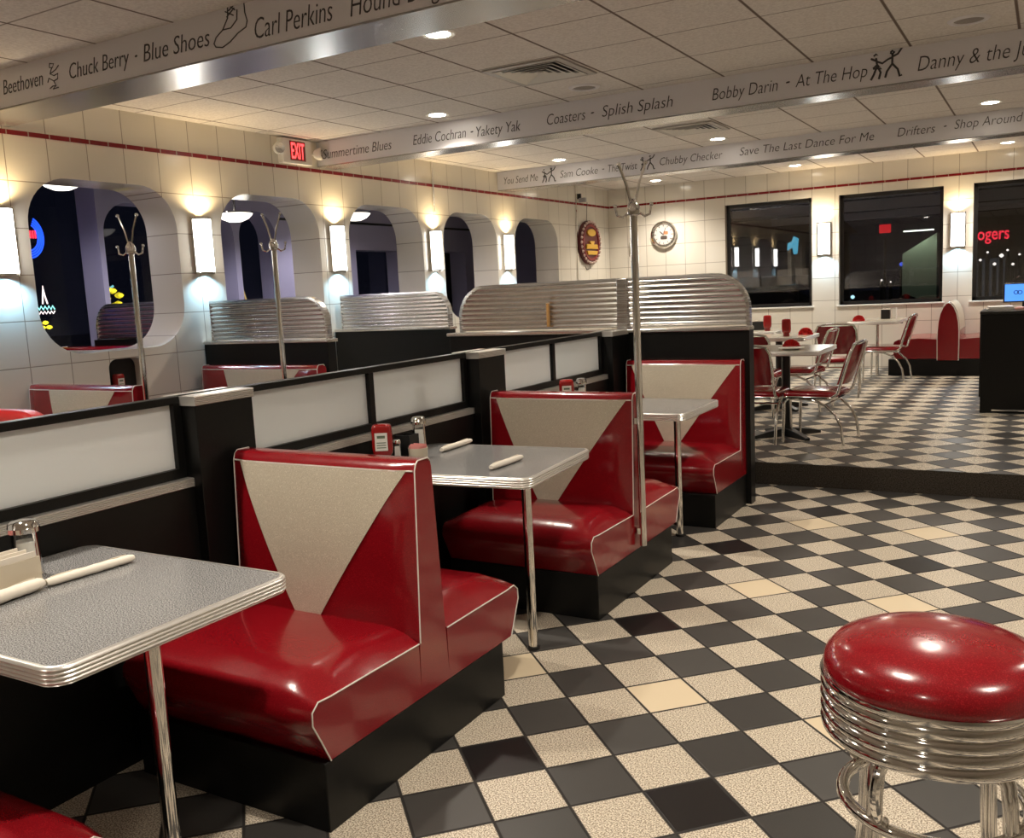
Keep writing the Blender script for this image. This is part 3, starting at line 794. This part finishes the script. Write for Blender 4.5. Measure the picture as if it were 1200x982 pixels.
# exit sign with emergency lamp heads
def exit_sign():
    t = thing('exit_sign', 'lit red EXIT sign with two emergency lamp heads high on the tiled wall', 'exit sign', (XL, 6.87, 2.945))
    obj('housing', M().box(.0,.07,-.20,.20,-.115,.115), WHITE, t, bevel=.008)
    obj('face', M().box(.07,.073,-.105,.105,-.085,.095), plain('sign_face', (.20,.03,.03), .5), t)
    mm = M(); tm = M(); text_into(tm, 'EXIT', -.088, .088, 0, .20, 0, 0, .01)
    for x, y, z in tm.v: mm.v.append((.0745 - y*1.0, x, z*1.05+.002))
    mm.f = tm.f
    obj('letters', mm, glow('exit_red', (1.0,.05,.05), 1.6), t, smooth=0)
    for s in (-1, 1):
        a = obj('lamp_head', M().lathe([(0,0),(.03,0),(.052,.03),(.058,.07),(.05,.078),(0,.072)], 20, T=Matrix.Translation((.05,s*.25,.0)) @ Matrix.Rotation(PI/2,4,'Y') @ Matrix.Rotation(-s*.5,4,'X')), WHITE, t)
        obj('lamp_lens', M().lathe([(0,.079),(.045,.079),(.045,.083),(0,.086)], 18, T=Matrix.Translation((.05,s*.25,.0)) @ Matrix.Rotation(PI/2,4,'Y') @ Matrix.Rotation(-s*.5,4,'X')), CHROME, a)
        obj('arm', M().tube([(.03,s*.19,.0),(.04,s*.22,.0),(.05,s*.25,.0)], .014, 8), WHITE, t)
exit_sign()

# wall decorations
def oval_sign():
    t = thing('oval_wall_sign', 'oval red and gold emblem with a studded rim on the tiled wall', 'wall sign', (XL, 13.40, 2.22))
    def ell(a, b, n=40): return [(a*math.cos(2*PI*i/n), b*math.sin(2*PI*i/n)) for i in range(n)]
    R = Matrix(((0,0,1,0),(1,0,0,0),(0,1,0,0),(0,0,0,1)))
    obj('plaque', M().prism(ell(.37,.34), .0, .06, R), plain('dark_maroon', (.10,.008,.01), .4), t, bevel=.01)
    obj('inner_ring', M().loft([[(x*k,y*k,z) for x, y in ell(.30,.28)] for k, z in ((1.0,.060),(1.0,.072),(.88,.072),(.88,.060))], False, R), plain('maroon_ring', (.22,.02,.02), .4), t)
    studs = M()
    for i in range(28):
        a = 2*PI*i/28; studs.lathe([(0,.028),(.014,.022),(.022,.010),(.022,0)], 10, T=R @ Matrix.Translation((.345*math.cos(a), .318*math.sin(a), .060)))
    obj('stud_rim', studs, plain('pale_stud', (.70,.55,.50), .3, metal=.4), t)
    e = M().prism(ell(.15,.055), .06, .085, R @ Matrix.Translation((.0,.15,0)))
    e.prism([(-.21,-.10),(.21,-.10),(.19,-.03),(-.19,-.03)], .06, .088, R); e.prism([(-.16,-.19),(.16,-.19),(.19,-.13),(-.19,-.13)], .06, .088, R)
    e.prism([(-.05,-.03),(.05,-.03),(.09,.02),(-.09,.02)], .06, .088, R)
    obj('emblem', e, plain('gold_emblem', (.62,.36,.04), .4), t, bevel=.004)
    w = M().tube([(.02,-.05,.33),(.02,-.02,.52),(.02,0,.62)], .004, 6); obj('hanging_wire', w, BLKPL, t)
    obj('cord', M().tube([(.02,0,-.33),(.02,.04,-.40),(.02,-.10,-.42),(.02,-.16,-.36)], .004, 6), BLKPL, t)
oval_sign()
def wheel_clock():
    t = thing('wall_clock', 'round chrome rimmed clock on the far wall left of the windows', 'clock', (-5.345, YF, 2.30), PI)
    R = Matrix(((1,0,0,0),(0,0,1,0),(0,-1,0,0),(0,0,0,1))) @ Matrix.Identity(4)
    R = Matrix(((1,0,0,0),(0,0,1,0),(0,1,0,0),(0,0,0,1)))
    obj('rim', M().lathe([(.155,.0),(.215,.0),(.22,.03),(.205,.055),(.185,.06),(.165,.045),(.155,.03)], 40, T=R), CHROME, t)
    obj('dial', M().lathe([(0,.028),(.158,.028)], 36, T=R), plain('clock_dial', (.70,.66,.62), .5), t)
    hub = M(); 
    for i in range(12):
        a = PI*i/6; hub.tube([R @ Vector((.125*math.cos(a), .125*math.sin(a), .031)), R @ Vector((.148*math.cos(a), .148*math.sin(a), .031))], .005, 6)
    obj('hour_marks', hub, INK, t)
    obj('hands', M().tube([R @ Vector(q) for q in ((0,0,.034),(.06,.05,.034))], .006, 6).tube([R @ Vector(q) for q in ((0,0,.036),(-.04,.11,.036))], .004, 6), INK, t)
    obj('dial_emblem', M().prism(rrect(-.06,.05,-.075,-.02,.02,4), .029, .032, R), plain('dark_emblem', (.08,.06,.05), .5), t)
    obj('dial_patch', M().prism(rrect(-.075,.0,.0,.05,.01,3), .029, .032, R), plain('orange_patch', (.55,.22,.10), .5), t)
wheel_clock()
t = tag(obj('thermostat', M().box(-.035,.035,-.03,0,-.09,.09), plain('putty_plastic', (.48,.44,.34), .5), loc=(-5.90,YF,2.12), bevel=.006), 'small beige thermostat on the far wall behind the chrome coat pole', 'thermostat')
obj('display', M().box(-.022,.022,-.032,-.029,.02,.07), WHITE, t)
t = thing('wall_camera', 'small security camera high on the tiled wall above the oval emblem', 'camera', (XL, 13.10, 2.85))
obj('mount', M().box(0,.06,-.015,.015,.02,.10), BLKPL, t); obj('body', M().box(.03,.14,-.03,.03,-.03,.035), GREYREV, t, bevel=.008)

# ------------------------------------------------------------------ raised dining area: chairs, tables
def make_chair(label, x, y, rz):
    t = thing('dining_chair', label, 'chair', (x, y, SF), rz, 'red diner chairs on the raised floor'); t.scale = (1,1,.84)
    k = 1.06
    obj('seat', M().loft([[(px*q, py*q, z) for px, py in rrect(-.215*k,.215*k,-.20*k,.215*k,.07,6)] for q, z in ((.93,.455),(1,.462),(1.01,.485),(.985,.505),(.9,.518),(.5,.524))], True), RED, t, smooth=50)
    obj('seat_trim', band(rrect(-.215*k,.215*k,-.20*k,.215*k,.07,6), [(-.01,.448),(.006,.450),(.008,.462),(.004,.470)]), CHROME, t)
    rg = []
    for i in range(11):
        u = i/10; z = .585+.375*u; yy = -.245-.11*u; w = (.175+.03*u-.05*max(0,u-.8)*2)*k; th = .020*math.sin(PI*(.12+.76*u))**.5
        rg.append([(w*math.cos(a), yy-.035*abs(math.cos(a))**2*-1 + th*1.25*math.sin(a), z) for a in [2*PI*j/20 for j in range(20)]])
    obj('backrest', M().loft(rg, True), RED, t, smooth=60)
    for s in (-1, 1):
        fr = M(); fr.tube([(s*.19*k,-.02,.448),(s*.20*k,-.16,.450),(s*.205*k,-.225,.50),(s*.205*k,-.25,.60),(s*.205*k,-.29,.76),(s*.20*k,-.325,.90),(s*.175*k,-.345,.965)], .0125, 10); obj('back_upright', fr, CHROME, t)
    obj('top_rail', M().tube([(-.18*k,-.345,.967),(-.1*k,-.356,.985),(0,-.36,.99),(.1*k,-.356,.985),(.18*k,-.345,.967)], .013, 10), CHROME, t)
    for s in (-1, 1):
        obj('leg', M().tube([(s*.175*k,.10,.445),(s*.195*k,.185,.437),(s*.205*k,.21,.40),(s*.21*k,.22,.006)], .0125, 10), CHROME, t)
        obj('leg', M().tube([(s*.185*k,.09,.44),(s*.20*k,-.03,.432),(s*.21*k,-.13,.385),(s*.215*k,-.21,.30),(s*.22*k,-.255,.19),(s*.22*k,-.275,.006)], .0125, 10), CHROME, t)
    obj('crossbar', M().tube([(-.205*k,-.12,.39),(.205*k,-.12,.39)], .010, 8), CHROME, t)
    return t
ch = make_chair('red diner chair on the right of the nearest square table, seen from its side', -1.655, 7.91, math.radians(90-5))
for x, y, r, l in ((-2.14,7.85,-3,'red diner chair seen from behind, beside the end wall at the nearest square table'),
                   (-1.80,12.62,86,'red diner chair in side view next to the red booth under the windows'),
                   (-2.23,9.80,86,'red diner chair in side view at the table behind the nearest one'),
                   (-2.06,10.95,6,'red diner chair with its back to the camera, in front of the wall table'),
                   (-2.55,9.32,0,'red diner chair back just above the end wall edge, left of the others')):
    dup(ch, (x, y, SF), math.radians(r), l)
def cafe_table(label, x, y, w, d, ped='cross', h=.765, rz=0, leg=None):
    t = thing('cafe_table', label, 'table', (x, y, SF), rz, 'pale tables on the raised floor')
    out = rrect(-w/2, w/2, -d/2, d/2, .04, 6)
    obj('tabletop', M().prism(offset_poly(out,-.004), h-.036, h), LAMP, t, smooth=30)
    prof = [(-.006,h+.0005),(.004,h)]
    for i in range(3):
        a = h-.004-i*.011; prof += [(.008,a-.002),(.009,a-.005),(.003,a-.010)]
    prof += [(-.006,h-.040)]
    obj('edge_band', band(out, prof), RIBMET, t, smooth=50)
    if ped == 'cross':
        obj('column', M().lathe([(.036,.04),(.036,h-.05),(.09,h-.042),(.09,h-.036)], 20), BLKPL, t)
        f = M()
        for i in range(4):
            a = PI/4 + PI/2*i; T = Matrix.Rotation(a,4,'Z')
            f.loft([[(.02,-.035,.0),(.02,.035,.0),(.02,.035,.075),(.02,-.035,.075)],[(.20,-.028,.0),(.20,.028,.0),(.20,.028,.05),(.20,-.028,.05)],[(.33,-.022,.0),(.33,.022,.0),(.33,.022,.022),(.33,-.022,.022)]], True, T)
        obj('foot_cross', f, BLKPL, t, bevel=.004)
    else:
        obj('leg', M().tube([(leg[0],leg[1],0),(leg[0],leg[1],h-.038)], .022, 14), CHROME, t)
        obj('wall_cleat', M().box(-w/2+.05, w/2-.05, d/2-.03, d/2, h-.075, h-.04), BLACK, t)
    return t
LAMP = NT('pale_laminate').set(col=(.62,.57,.46), rough=.2).m
cafe_table('nearest pale square table on the raised floor, on a black cross foot', -1.955, 8.08, .70, .76)
cafe_table('pale square table behind the nearest one, holding a red ketchup bottle', -2.44, 9.80, .68, .68)
cafe_table('pale square table half hidden behind the end wall, holding a black caddy', -3.02, 10.9, .70, .70)
cafe_table('pale wall table under the middle window with a black napkin holder on it', -1.91, 12.75, .60, .88, 'leg', leg=(-.06,.36))
ZT2 = SF+.766
def red_fan(label, x, y, z=ZT2, rz=0):
    t = thing('napkin_fan', label, 'napkin', (x, y, z), rz, 'red folded napkins')
    rings = []
    for s in (-1, 1):
        pass
    n = 16; f = M(); front = []; back = []
    for i in range(n+1):
        a = PI*i/n; r = .075; w = .010*(1 if i % 2 else -1)
        front.append((r*math.cos(a), -.012+w, r*math.sin(a))); back.append((r*math.cos(a), .012+w, r*math.sin(a)))
    f.v = front+back+[(0,-.012,0),(0,.012,0)]; c0, c1 = 2*n+2, 2*n+3
    for i in range(n):
        f.f += [(c0, i, i+1), (c1, n+2+i, n+1+i), (i, n+1+i, n+2+i, i+1)]
    f.f += [(c0, c1, n+1, 0), (c0, n, 2*n+1, c1)]
    obj('folds', f, REDPL, t, smooth=0)
    obj('napkin_base', M().lathe([(0,0),(.035,0),(.03,.02),(0,.024)], 14), REDPL, t)
red_fan('red folded napkin on the nearest square table', -1.90, 8.05)
red_fan('red folded napkin on the table behind the nearest one, right side', -2.18, 9.86)
red_fan('red folded napkin at the left end of the wall table', -2.10, 12.50)
ketchup('red ketchup bottle standing on the second pale table', -2.33, 9.66, ZT2, .3, lab=False)
ketchup('red bottle on the pale table half hidden by the end wall', -2.80, 10.72, ZT2, .3, lab=False)
caddy('black condiment caddy on the pale table half hidden by the end wall', -2.95, 10.95, ZT2, .075, .1, .10, BLKPL, 0, PAPER)
caddy('black napkin holder on the wall table under the middle window', -1.84, 12.95, ZT2, .055, .08, .12, BLKPL, 0, PAPER, 'napkin_holder', 'napkin holder')
caddy('white menu card stand beside the black napkin holder on the wall table', -1.735, 12.98, ZT2, .02, .10, .14, WHITE, 0, None, 'menu_stand', 'menu stand')
def flat_plate(label, x, y):
    t = tag(obj('plate', M().lathe([(0,0),(.06,0),(.065,.006),(.105,.014),(.107,.018),(.062,.010),(0,.009)], 28), WHITE, loc=(x,y,ZT2)), label, 'plate'); return t
flat_plate('white plate in front of the red napkin on the nearest square table', -1.86, 7.88)
# far double booth seen end-on
def far_booth():
    t = thing('booth', 'red double booth with a rounded bullet-shaped back seen end-on under the far windows', 'booth', (-1.115, 13.16, SF))
    L = 1.06
    obj('base', M().box(-.72,.62,.0,L,0,.215), BLACK, t, bevel=.004)
    def bench(s):
        pr = [(.13,.22),(.62,.22),(.655,.27),(.665,.40),(.65,.45),(.60,.475),(.35,.49),(.13,.475)]
        rings = []
        for y, k in ((0,.985),(.03,1),(L-.03,1),(L,.985)): rings.append([(s*x, y, .215+(z-.215)*k) for x, z in pr])
        return M().loft(rings, True)
    for s in (-1, 1): obj('seat', bench(s), RED, t, smooth=40)
    half = [(.125,.2),(.128,.40),(.127,.58),(.118,.70),(.096,.81),(.062,.89),(.025,.935),(.0,.945)]
    prof = half + [(-x, z) for x, z in reversed(half[:-1])]
    obj('backrest', M().loft([[(x*k, y, z*(1 if z < .5 else kz)) for x, z in prof] for y, k, kz in ((-.02,.95,.985),(.0,1,1),(L,1,1))], True), RED, t, smooth=45)
    pm = M()
    for y in (-.012,): pm.tube([(x*.985, y, z*.995) for x, z in prof], .007, 6)
    obj('piping', pm, PIPE, t)
    obj('backrest_insert', M().loft([[(x*1.012+.001, y, z+.003) for x, z in half[2:]] for y in (.08, L-.08)], False, closed=False), SILVER, t, smooth=60)['label'] = 'silver sparkle vinyl panel'
far_booth()
# host stand
def host_stand():
    t = thing('host_stand', 'black host stand cut off by the right picture edge on the raised floor', 'host stand', (-.545, 9.76, SF))
    obj('cabinet', M().box(0,1.25,0,.62,.0,.93), BLACK, t, bevel=.004)
    obj('countertop', M().box(-.012,1.27,-.015,.64,.93,.962), BLKPL, t, bevel=.006)
    obj('side_panel', M().box(-.016,0,.10,.62,.14,.93), BLACK, t, bevel=.003)
    obj('kick_strip', M().box(.10,1.25,-.006,0,.02,.034), CHROME, t)
    for s in (.42,.84): obj('door_seam', M().box(s-.002,s+.002,-.002,0,.06,.90), BLKPL, t)
host_stand()
zc = SF+.9625
def paper_stack(label, x, y, rz, n, w=.21, d=.28, mat=WHITE):
    t = thing('paper_stack', label, 'papers', (x, y, zc), rz)
    rr = random.Random(n)
    for i in range(n):
        T = Matrix.Translation((rr.uniform(-.006,.006), rr.uniform(-.006,.006), 0)) @ Matrix.Rotation(rr.uniform(-.05,.05),4,'Z')
        obj('sheet', M().box(-w/2,w/2,-d/2,d/2,i*.006,i*.006+.0056,T), mat, t, smooth=0)
paper_stack('stack of white papers on the left corner of the host stand', -.40, 9.95, .1, 6)
paper_stack('pinkish leaflets on the host stand beside the white papers', -.17, 9.88, -.1, 4, .18, .2, plain('pink_leaflet', (.62,.36,.32), .7))
t = thing('computer_screen', 'bright blue computer screen standing on the host stand', 'screen', (-.20, 10.17, zc), .12)
obj('stand', M().box(-.08,.08,-.06,.06,0,.012).box(-.02,.02,.0,.02,.012,.10), BLKPL, t, bevel=.003)
obj('bezel', M().box(-.185,.24,-.012,.018,.06,.245), BLKPL, t, bevel=.006)
s = obj('display', M().box(-.172,.228,-.0145,-.012,.072,.233), glow('screen_blue', (.07,.25,.85), .75), t, smooth=0)
dm = M()
for cx in (-.075, -.045): dm.tube([(cx+.020*math.cos(2*PI*i/20), -.0155, .155+.016*math.sin(2*PI*i/20)) for i in range(20)], .0035, 5, True)
obj('display_logo', dm, plain('navy', (.01,.03,.12), .5), s)

# ------------------------------------------------------------------ room beyond the tiled wall
SX0, SX1 = -8.2, XL-TH
struct('floor_side_room', M().box(-8.6, SX1, YB, YF, -.1, 0), plain('dark_floor', (.05,.045,.045), .4), smooth=0)
struct('ceiling_side_room', M().box(-8.6, SX1, YB, YF, 2.80, 2.9), plain('navy_ceiling', (.030,.028,.055), .7), smooth=0)
So = Matrix(((0,0,1,SX0-.15),(1,0,0,0),(0,1,0,0),(0,0,0,1)))
oh = [rrect(a, b, .95, 2.62, .32, 8) for a, b in ((-2.4,1.6),(1.85,3.75),(6.13,7.855),(7.936,8.536))] + [rrect(3.95, 6.07, .95, 2.78, .02, 2)] + [rrect(a, b, .7, 2.19, .01, 1) for a, b in ((9.2,9.75),(10.04,11.1),(11.9,12.79))]
wall_with_holes('wall_side_room', YB, YF, 0, 2.80, oh, .30, So, LAVENDER)
struct('trim_5', M().box(SX0-.001, SX0+.012, 8.6, 13.2, 2.53, 2.56), BLKPL, smooth=0)
struct('window_5', M().box(SX0-.32, SX0-.31, YB, YF, .6, 2.75), mat_glass('side_window_glass', (.6,.6,.65), 1.25), smooth=0)
struct('wall_side_room_end', M().box(-8.6, SX1, YF, YF+.2, 0, 2.8), LAVENDER, smooth=0)
def pendant(label, y, x=-7.4, z=2.47):
    t = thing('dome_light', label, 'ceiling light', (x, y, z), 0, 'white dome lights beyond the wall')
    obj('glass_bowl', M().lathe([(0,-.085),(.07,-.078),(.135,-.05),(.175,-.012),(.182,.0)], 28), glow('dome_glow', (1.0,.93,.82), 1.6), t)
    obj('metal_rim', M().lathe([(.178,.0),(.19,.002),(.19,.018),(.06,.03),(0,.03)], 28), CHROME, t)
    obj('stem', M().tube([(0,0,.03),(0,0,2.80-z)], .012, 8), CHROME, t)
    spot('lamp', (0,0,-.1), (0,0,0), 26, (.92,.88,1.0), math.radians(172), .5, .12, t)
    return t
pendant('white dome light showing at the top of the nearest wall opening', 5.17, z=2.665)
pendant('white dome light hanging in the second wall opening', 7.13)
pendant('white dome light at the top of the third wall opening', 9.10, z=2.56)
t = thing('side_divider', 'dim ridged steel topped divider seen through the nearest wall opening', 'divider', (0, 5.62, 0), 0, 'steel topped dividers along the tiled wall')
obj('lower_wall', M().box(-7.75,-6.70,-.05,.05,0,1.27), BLACK, t)
obj('corrugated_panel', corrugated(-7.72,-6.70,1.275,1.58,.2,0), STEEL, t, smooth=80)
obj('panel_frame', panel_frame(-7.72,-6.70,1.27,1.585,.2,0,.012), ALU, t, smooth=50)
booth('red booth top seen low in the nearest wall opening, in the room beyond', -6.72, 5.48, 1.35, sides='A', zt=1.215, group='red booths along the tiled wall')

# neon signs and night beyond
def neon(name, label, parts, cat='neon sign', loc=(0,0,0), rz=0, back=True):
    t = thing(name, label, cat, loc, rz)
    for pn, m_, mat in parts: obj(pn, m_, mat, t, smooth=40)
    return t
NB = glow('neon_blue', (.012,.075,1.0), .9); NR = glow('neon_red', (1.0,.03,.07), .8); NY = glow('neon_yellow', (1,.80,.03), .8); NC = glow('neon_cyan', (.30,.9,.85), .8); NW = glow('neon_white', (1,.80,.78), .8); NBD = glow('neon_dim_blue', (.006,.02,.6), .35)
def yz(pts): return [(0, y, z) for y, z in pts]
ring = M()
for k in range(4):
    r = .10+.018*k; ring.tube(yz([(r*math.cos(a), r*1.25*math.sin(a)) for a in [-2.2+3.3*i/24 for i in range(25)]]), .008, 6)
word = M()
for i in range(4): word.tube(yz([(-.10+.05*i,-.01),(-.10+.05*i,.06),(-.075+.05*i,.06),(-.075+.05*i,-.01)]), .008, 6)
neon('neon_sign', 'blue ring neon sign with a red word in the nearest wall opening', [('ring_tube', ring, NB), ('word_tube', word, NR), ('back_panel', M().box(-.03,-.015,-.09,.02,-.09,-.01), GREYREV)], loc=(SX0-.16, 5.43, 2.26))
def small_text(s, h, mat_, nm, x0, x1):
    tm = M(); text_into(tm, s, x0, x1, 0, h, 0, 0, 0); mm = M(); mm.v = [(-y, x, z) for x, y, z in tm.v]; mm.f = tm.f; return (nm, mm, mat_)
tower = M().tube(yz([(-.02,.02),(-.01,.10),(0,.19),(.01,.10),(.03,.02)]), .007, 6)
neon('neon_sign', 'small tower shaped neon sign with two lines of letters in the nearest wall opening', [('tower_tube', tower, NW), ('letter_tubes', M().tube(yz([(-.10+.02*i, .0 if i % 2 else -.035) for i in range(11)]), .006, 5), NC), ('lower_tubes', M().tube(yz([(-.10+.018*i, -.05 if i % 2 else -.075) for i in range(12)]), .006, 5), NW)], loc=(SX0-.2, 5.545, 1.61))
star = M()
for dy, dz in ((0,.03),(-.035,-.015),(.035,-.015)): star.lathe([(0,-.02),(.022,-.012),(.03,0),(.022,.012),(0,.02)], 10, (0,dy,dz))
neon('neon_sign', 'small yellow light cluster low in the nearest wall opening', [('bulb_cluster', star, NY)], loc=(SX0-.2, 5.53, 1.42))
y2 = M()
for dy, dz in ((0,.08),(-.08,0),(.08,.03),(0,-.08),(.06,-.06),(-.05,.09)): y2.lathe([(0,-.035),(.036,-.02),(.05,0),(.036,.02),(0,.035)], 10, (0,dy,dz))
neon('neon_sign', 'yellow glowing sign with a cyan tip behind the leftmost coat pole', [('yellow_tubes', y2, NY), ('cyan_tube', M().tube(yz([(-.12,.12),(-.04,.10),(.02,.13)]), .012, 6), NC)], loc=(SX0-.35, 6.42, 1.66))
obj('sign_post', M().tube([(0,0,-1.70),(0,0,-.05)], .02, 8), FRAME, bpy.data.objects['neon_sign.003'])
bl = M()
for dy, dz, r in ((0,0,.09),(.10,-.12,.10),(-.06,.10,.06)): bl.lathe([(0,-r),(r*.7,-r*.6),(r,0),(r*.7,r*.6),(0,r)], 12, (0,dy,dz))
neon('neon_sign', 'dim deep blue glow in the second wall opening', [('blue_tubes', bl, NBD)], loc=(SX0-.9, 8.55, 2.36))
obj('sign_post', M().tube([(0,0,-2.40),(0,0,-.05)], .03, 8), FRAME, bpy.data.objects['neon_sign.004'])
st = M().tube(yz([(-.10,-.16),(-.09,-.05),(-.02,.06),(.06,-.02),(.10,-.14)]), .010, 6)
neon('lit_statue', 'small gold and white lit figure in the window of the second wall opening', [('gold_tube', st, glow('gold_glow', (1,.70,.22), .6)), ('white_tube', M().tube(yz([(-.08,-.2),(0,-.12),(.09,-.2)]), .022, 8), glow('pale_glow', (.4,.7,.65), .35))], 'lit decoration', loc=(SX0-.5, 8.35, 1.72))
obj('pedestal', M().tube([(0,0,-1.78),(0,0,-.17)], .06, 10), FRAME, bpy.data.objects['lit_statue'])

# night outside the far windows
asph = NT('asphalt'); P, x, y, z = asph.pos(); asph.set(col=asph.mix(asph.noise(P, 3, 4), (.020,.020,.022), (.05,.05,.052)), rough=.6)
struct('ground', M().box(-60, 40, YF+.25, 90, -.5, -.06), asph.m, smooth=0)
struct('ground_side', M().box(-60, -8.7, -30, YF+.2, -.5, -.06), asph.m, smooth=0)
def hedge():
    t = NT('dry_hedge'); P, x, y, z = t.pos(); t.set(col=t.mix(t.noise(P, 14, 4), (.05,.045,.03), (.20,.17,.13)), rough=.9)
    m = M(); rr = random.Random(3)
    for i in range(90):
        cx, cy, cz = rr.uniform(-4.2,-1.9), rr.uniform(16.6,17.4), rr.uniform(.02,1.0); r = rr.uniform(.12,.24)
        m.lathe([(0,-r),(r*.75,-r*.6),(r,0),(r*.7,r*.65),(0,r)], 7, (cx,cy,cz))
    tag(obj('hedge', m, t.m, smooth=60), 'dim hedge outside below the middle window', 'hedge')
    for i in range(3): pass
hedge()
def shop(name, label, x0, x1, y, h, col, lit=None):
    t = thing(name, label, 'building', (x0, y, -.06))
    w = x1-x0; obj('walls', M().box(0,w,0,4,0,h), plain('night_wall', col, .8), t, smooth=0)
    obj('roof', M().loft([[(-.3,-.4,h),(w+.3,-.4,h),(w+.3,4.2,h),(-.3,4.2,h)],[(.2,1.6,h+.7),(w-.2,1.6,h+.7),(w-.2,2.2,h+.7),(.2,2.2,h+.7)]]), plain('night_roof', (.05,.05,.05), .8), t, smooth=0)
    for i in range(int(w//1.6)):
        f = obj('shop_window', M().box(.4+1.6*i, 1.5+1.6*i, -.03, 0, .6, 1.9), FRAME, t, smooth=0)
        if lit: obj('lit_pane', M().box(.46+1.6*i, 1.44+1.6*i, -.035, -.031, .66, 1.84), lit, f, smooth=0)
    return t
shop('shop_building', 'dark low shop building far outside the left window', -13, -6.2, 31, 3.0, (.06,.06,.065), glow('shop_light', (1,.8,.55), .08))
shop('shop_building', 'dark low shop building far outside behind the glowing red letters', -2.6, 3.5, 32, 3.4, (.07,.068,.065), glow('shop_light_2', (.8,.9,1), .03))
tm = M(); text_into(tm, 'Rogers', -2.16, -1.086, 2.53, .53, 31.97, 0, .012)
tag(obj('neon_letters', tm, glow('neon_red_letters', (1.0,.03,.06), 1.3), smooth=0, recalc=False), 'glowing red letters outside, through the right window', 'neon sign')
def lamp_post(label, x, y, h, es, col=(1,.95,.85), r=.12):
    t = thing('street_lamp', label, 'street lamp', (x, y, -.06), 0, 'street lamps outside')
    obj('pole', M().tube([(0,0,0),(0,0,h)], .05, 8), FRAME, t)
    obj('lamp_head', M().lathe([(0,-r),(r*.8,-r*.5),(r,0),(r*.8,r*.5),(0,r)], 12, (0,0,h+r)), glow('lamp_%d' % int(x*100+y), col, es), t)
rr = random.Random(11)
spots = [(-3.95,27,1.35,.045,'far left of the middle window'),(-3.72,27,1.30,.04,'left in the middle window'),(-4.35,25,.95,.085,'bright and low at the left edge of the middle window'),(-2.6,30.5,2.0,.04,'right half of the middle window'),
 (-1.62,28,1.75,.06,'low at the left edge of the right window'),(-1.45,28,1.95,.05,'high at the left of the right window'),(-1.28,28,1.62,.07,'second from the left in the right window'),(-1.12,28,1.82,.09,'brightest in the right window'),(-.98,28,1.98,.05,'high in the right window'),(-.85,28,1.60,.06,'low in the right window'),(-.70,28,1.85,.05,'right part of the right window'),(-.55,28,1.65,.06,'right edge of the picture in the right window')]
for x, y, h, rd, l in spots: lamp_post('small glowing lamp outside, '+l, x, y, h, 1.6, (1,.92,.80) if h > 1 else (.5,.9,1), rd*.62)
lamp_post('blue lamp outside in the middle of the middle window', -3.45, 27, 1.72, .9, (.08,.14,1), .06)
t = thing('illuminated_sign', 'turquoise lit sign outside the left window', 'sign', (-7.0, 30, -.06))
obj('sign_post', M().tube([(0,0,0),(0,0,2.3)], .06, 8), FRAME, t); obj('sign_face', M().prism([(-.18,.02),(-.02,.10),(.02,-.12),(.12,-.10),(.16,.36),(.02,.44),(-.04,.28),(-.16,.24)], -.05, .05, Matrix(((1,0,0,0),(0,0,1,0),(0,1,0,2.4),(0,0,0,1)))), glow('turquoise', (.12,.55,.75), .8), t)
t = thing('small_red_sign', 'small red lit sign outside in the middle window', 'sign', (-4.3, 30, -.06)); t.name = 'red_sign'  # small red glowing sign on its own post outdoors
obj('sign_post', M().tube([(0,0,0),(0,0,2.6)], .04, 8), FRAME, t); obj('sign_face', M().box(-.16,.16,-.04,.04,2.75,3.0), glow('red_sign', (1,.03,.04), .6), t)
t = thing('shed', 'pale green lit gable wall outside the middle window', 'building', (-3.05, 24, -.06))
obj('gable_wall', M().prism([(0,0),(.75,0),(.75,2.45),(0,2.0),], 0, 1.0, Matrix(((1,0,0,0),(0,0,1,0),(0,1,0,0),(0,0,0,1)))), plain('pale_green_wall', (.45,.52,.40), .8), t, smooth=0)
obj('eave_lamp', M().box(.05,.70,-.25,-.20,2.50,2.53), glow('eave', (.9,1,.8), 3), t)
spot('wash', (.35,-.5,2.6), (math.radians(25),0,0), 14, (.85,1,.75), math.radians(140), .6, .1, t)
def car(label, x, y, col):
    t = thing('parked_car', label, 'car', (x, y, -.06))
    body = [(-2.1,.35),(-2.1,.75),(-1.4,.86),(-.8,1.38),(.6,1.40),(1.3,.90),(2.05,.78),(2.1,.35)]
    obj('body', M().loft([[(a, -.8, b) for a, b in body], [(a*1.01, 0, b*1.02) for a, b in body], [(a, .8, b) for a, b in body]]), plain('car_paint', col, .2, coat=1.0), t, bevel=.04)
    for sx in (-1.3, 1.3):
        for sy in (-.78, .78):
            obj('wheel', M().lathe([(0,-.1),(.30,-.1),(.32,-.06),(.32,.06),(.30,.1),(0,.1)], 20, T=Matrix.Translation((sx,sy,.32)) @ Matrix.Rotation(PI/2,4,'X')), BLKPL, t)
    obj('side_window', M().prism([(-.75,.92),(.95,.92),(.55,1.30),(-.6,1.30)], -.815, -.805, Matrix(((1,0,0,0),(0,0,1,0),(0,1,0,0),(0,0,0,1)))), FRAME, t)
    obj('tail_light', M().box(-2.13,-2.08,-.7,-.5,.6,.72), glow('tail_red', (1,.03,.02), .6), t)
car('dark blue parked car outside the right window', .3, 20, (.02,.035,.06))
car('dark red parked car outside the left side of the middle window', -5.6, 22, (.06,.01,.012))
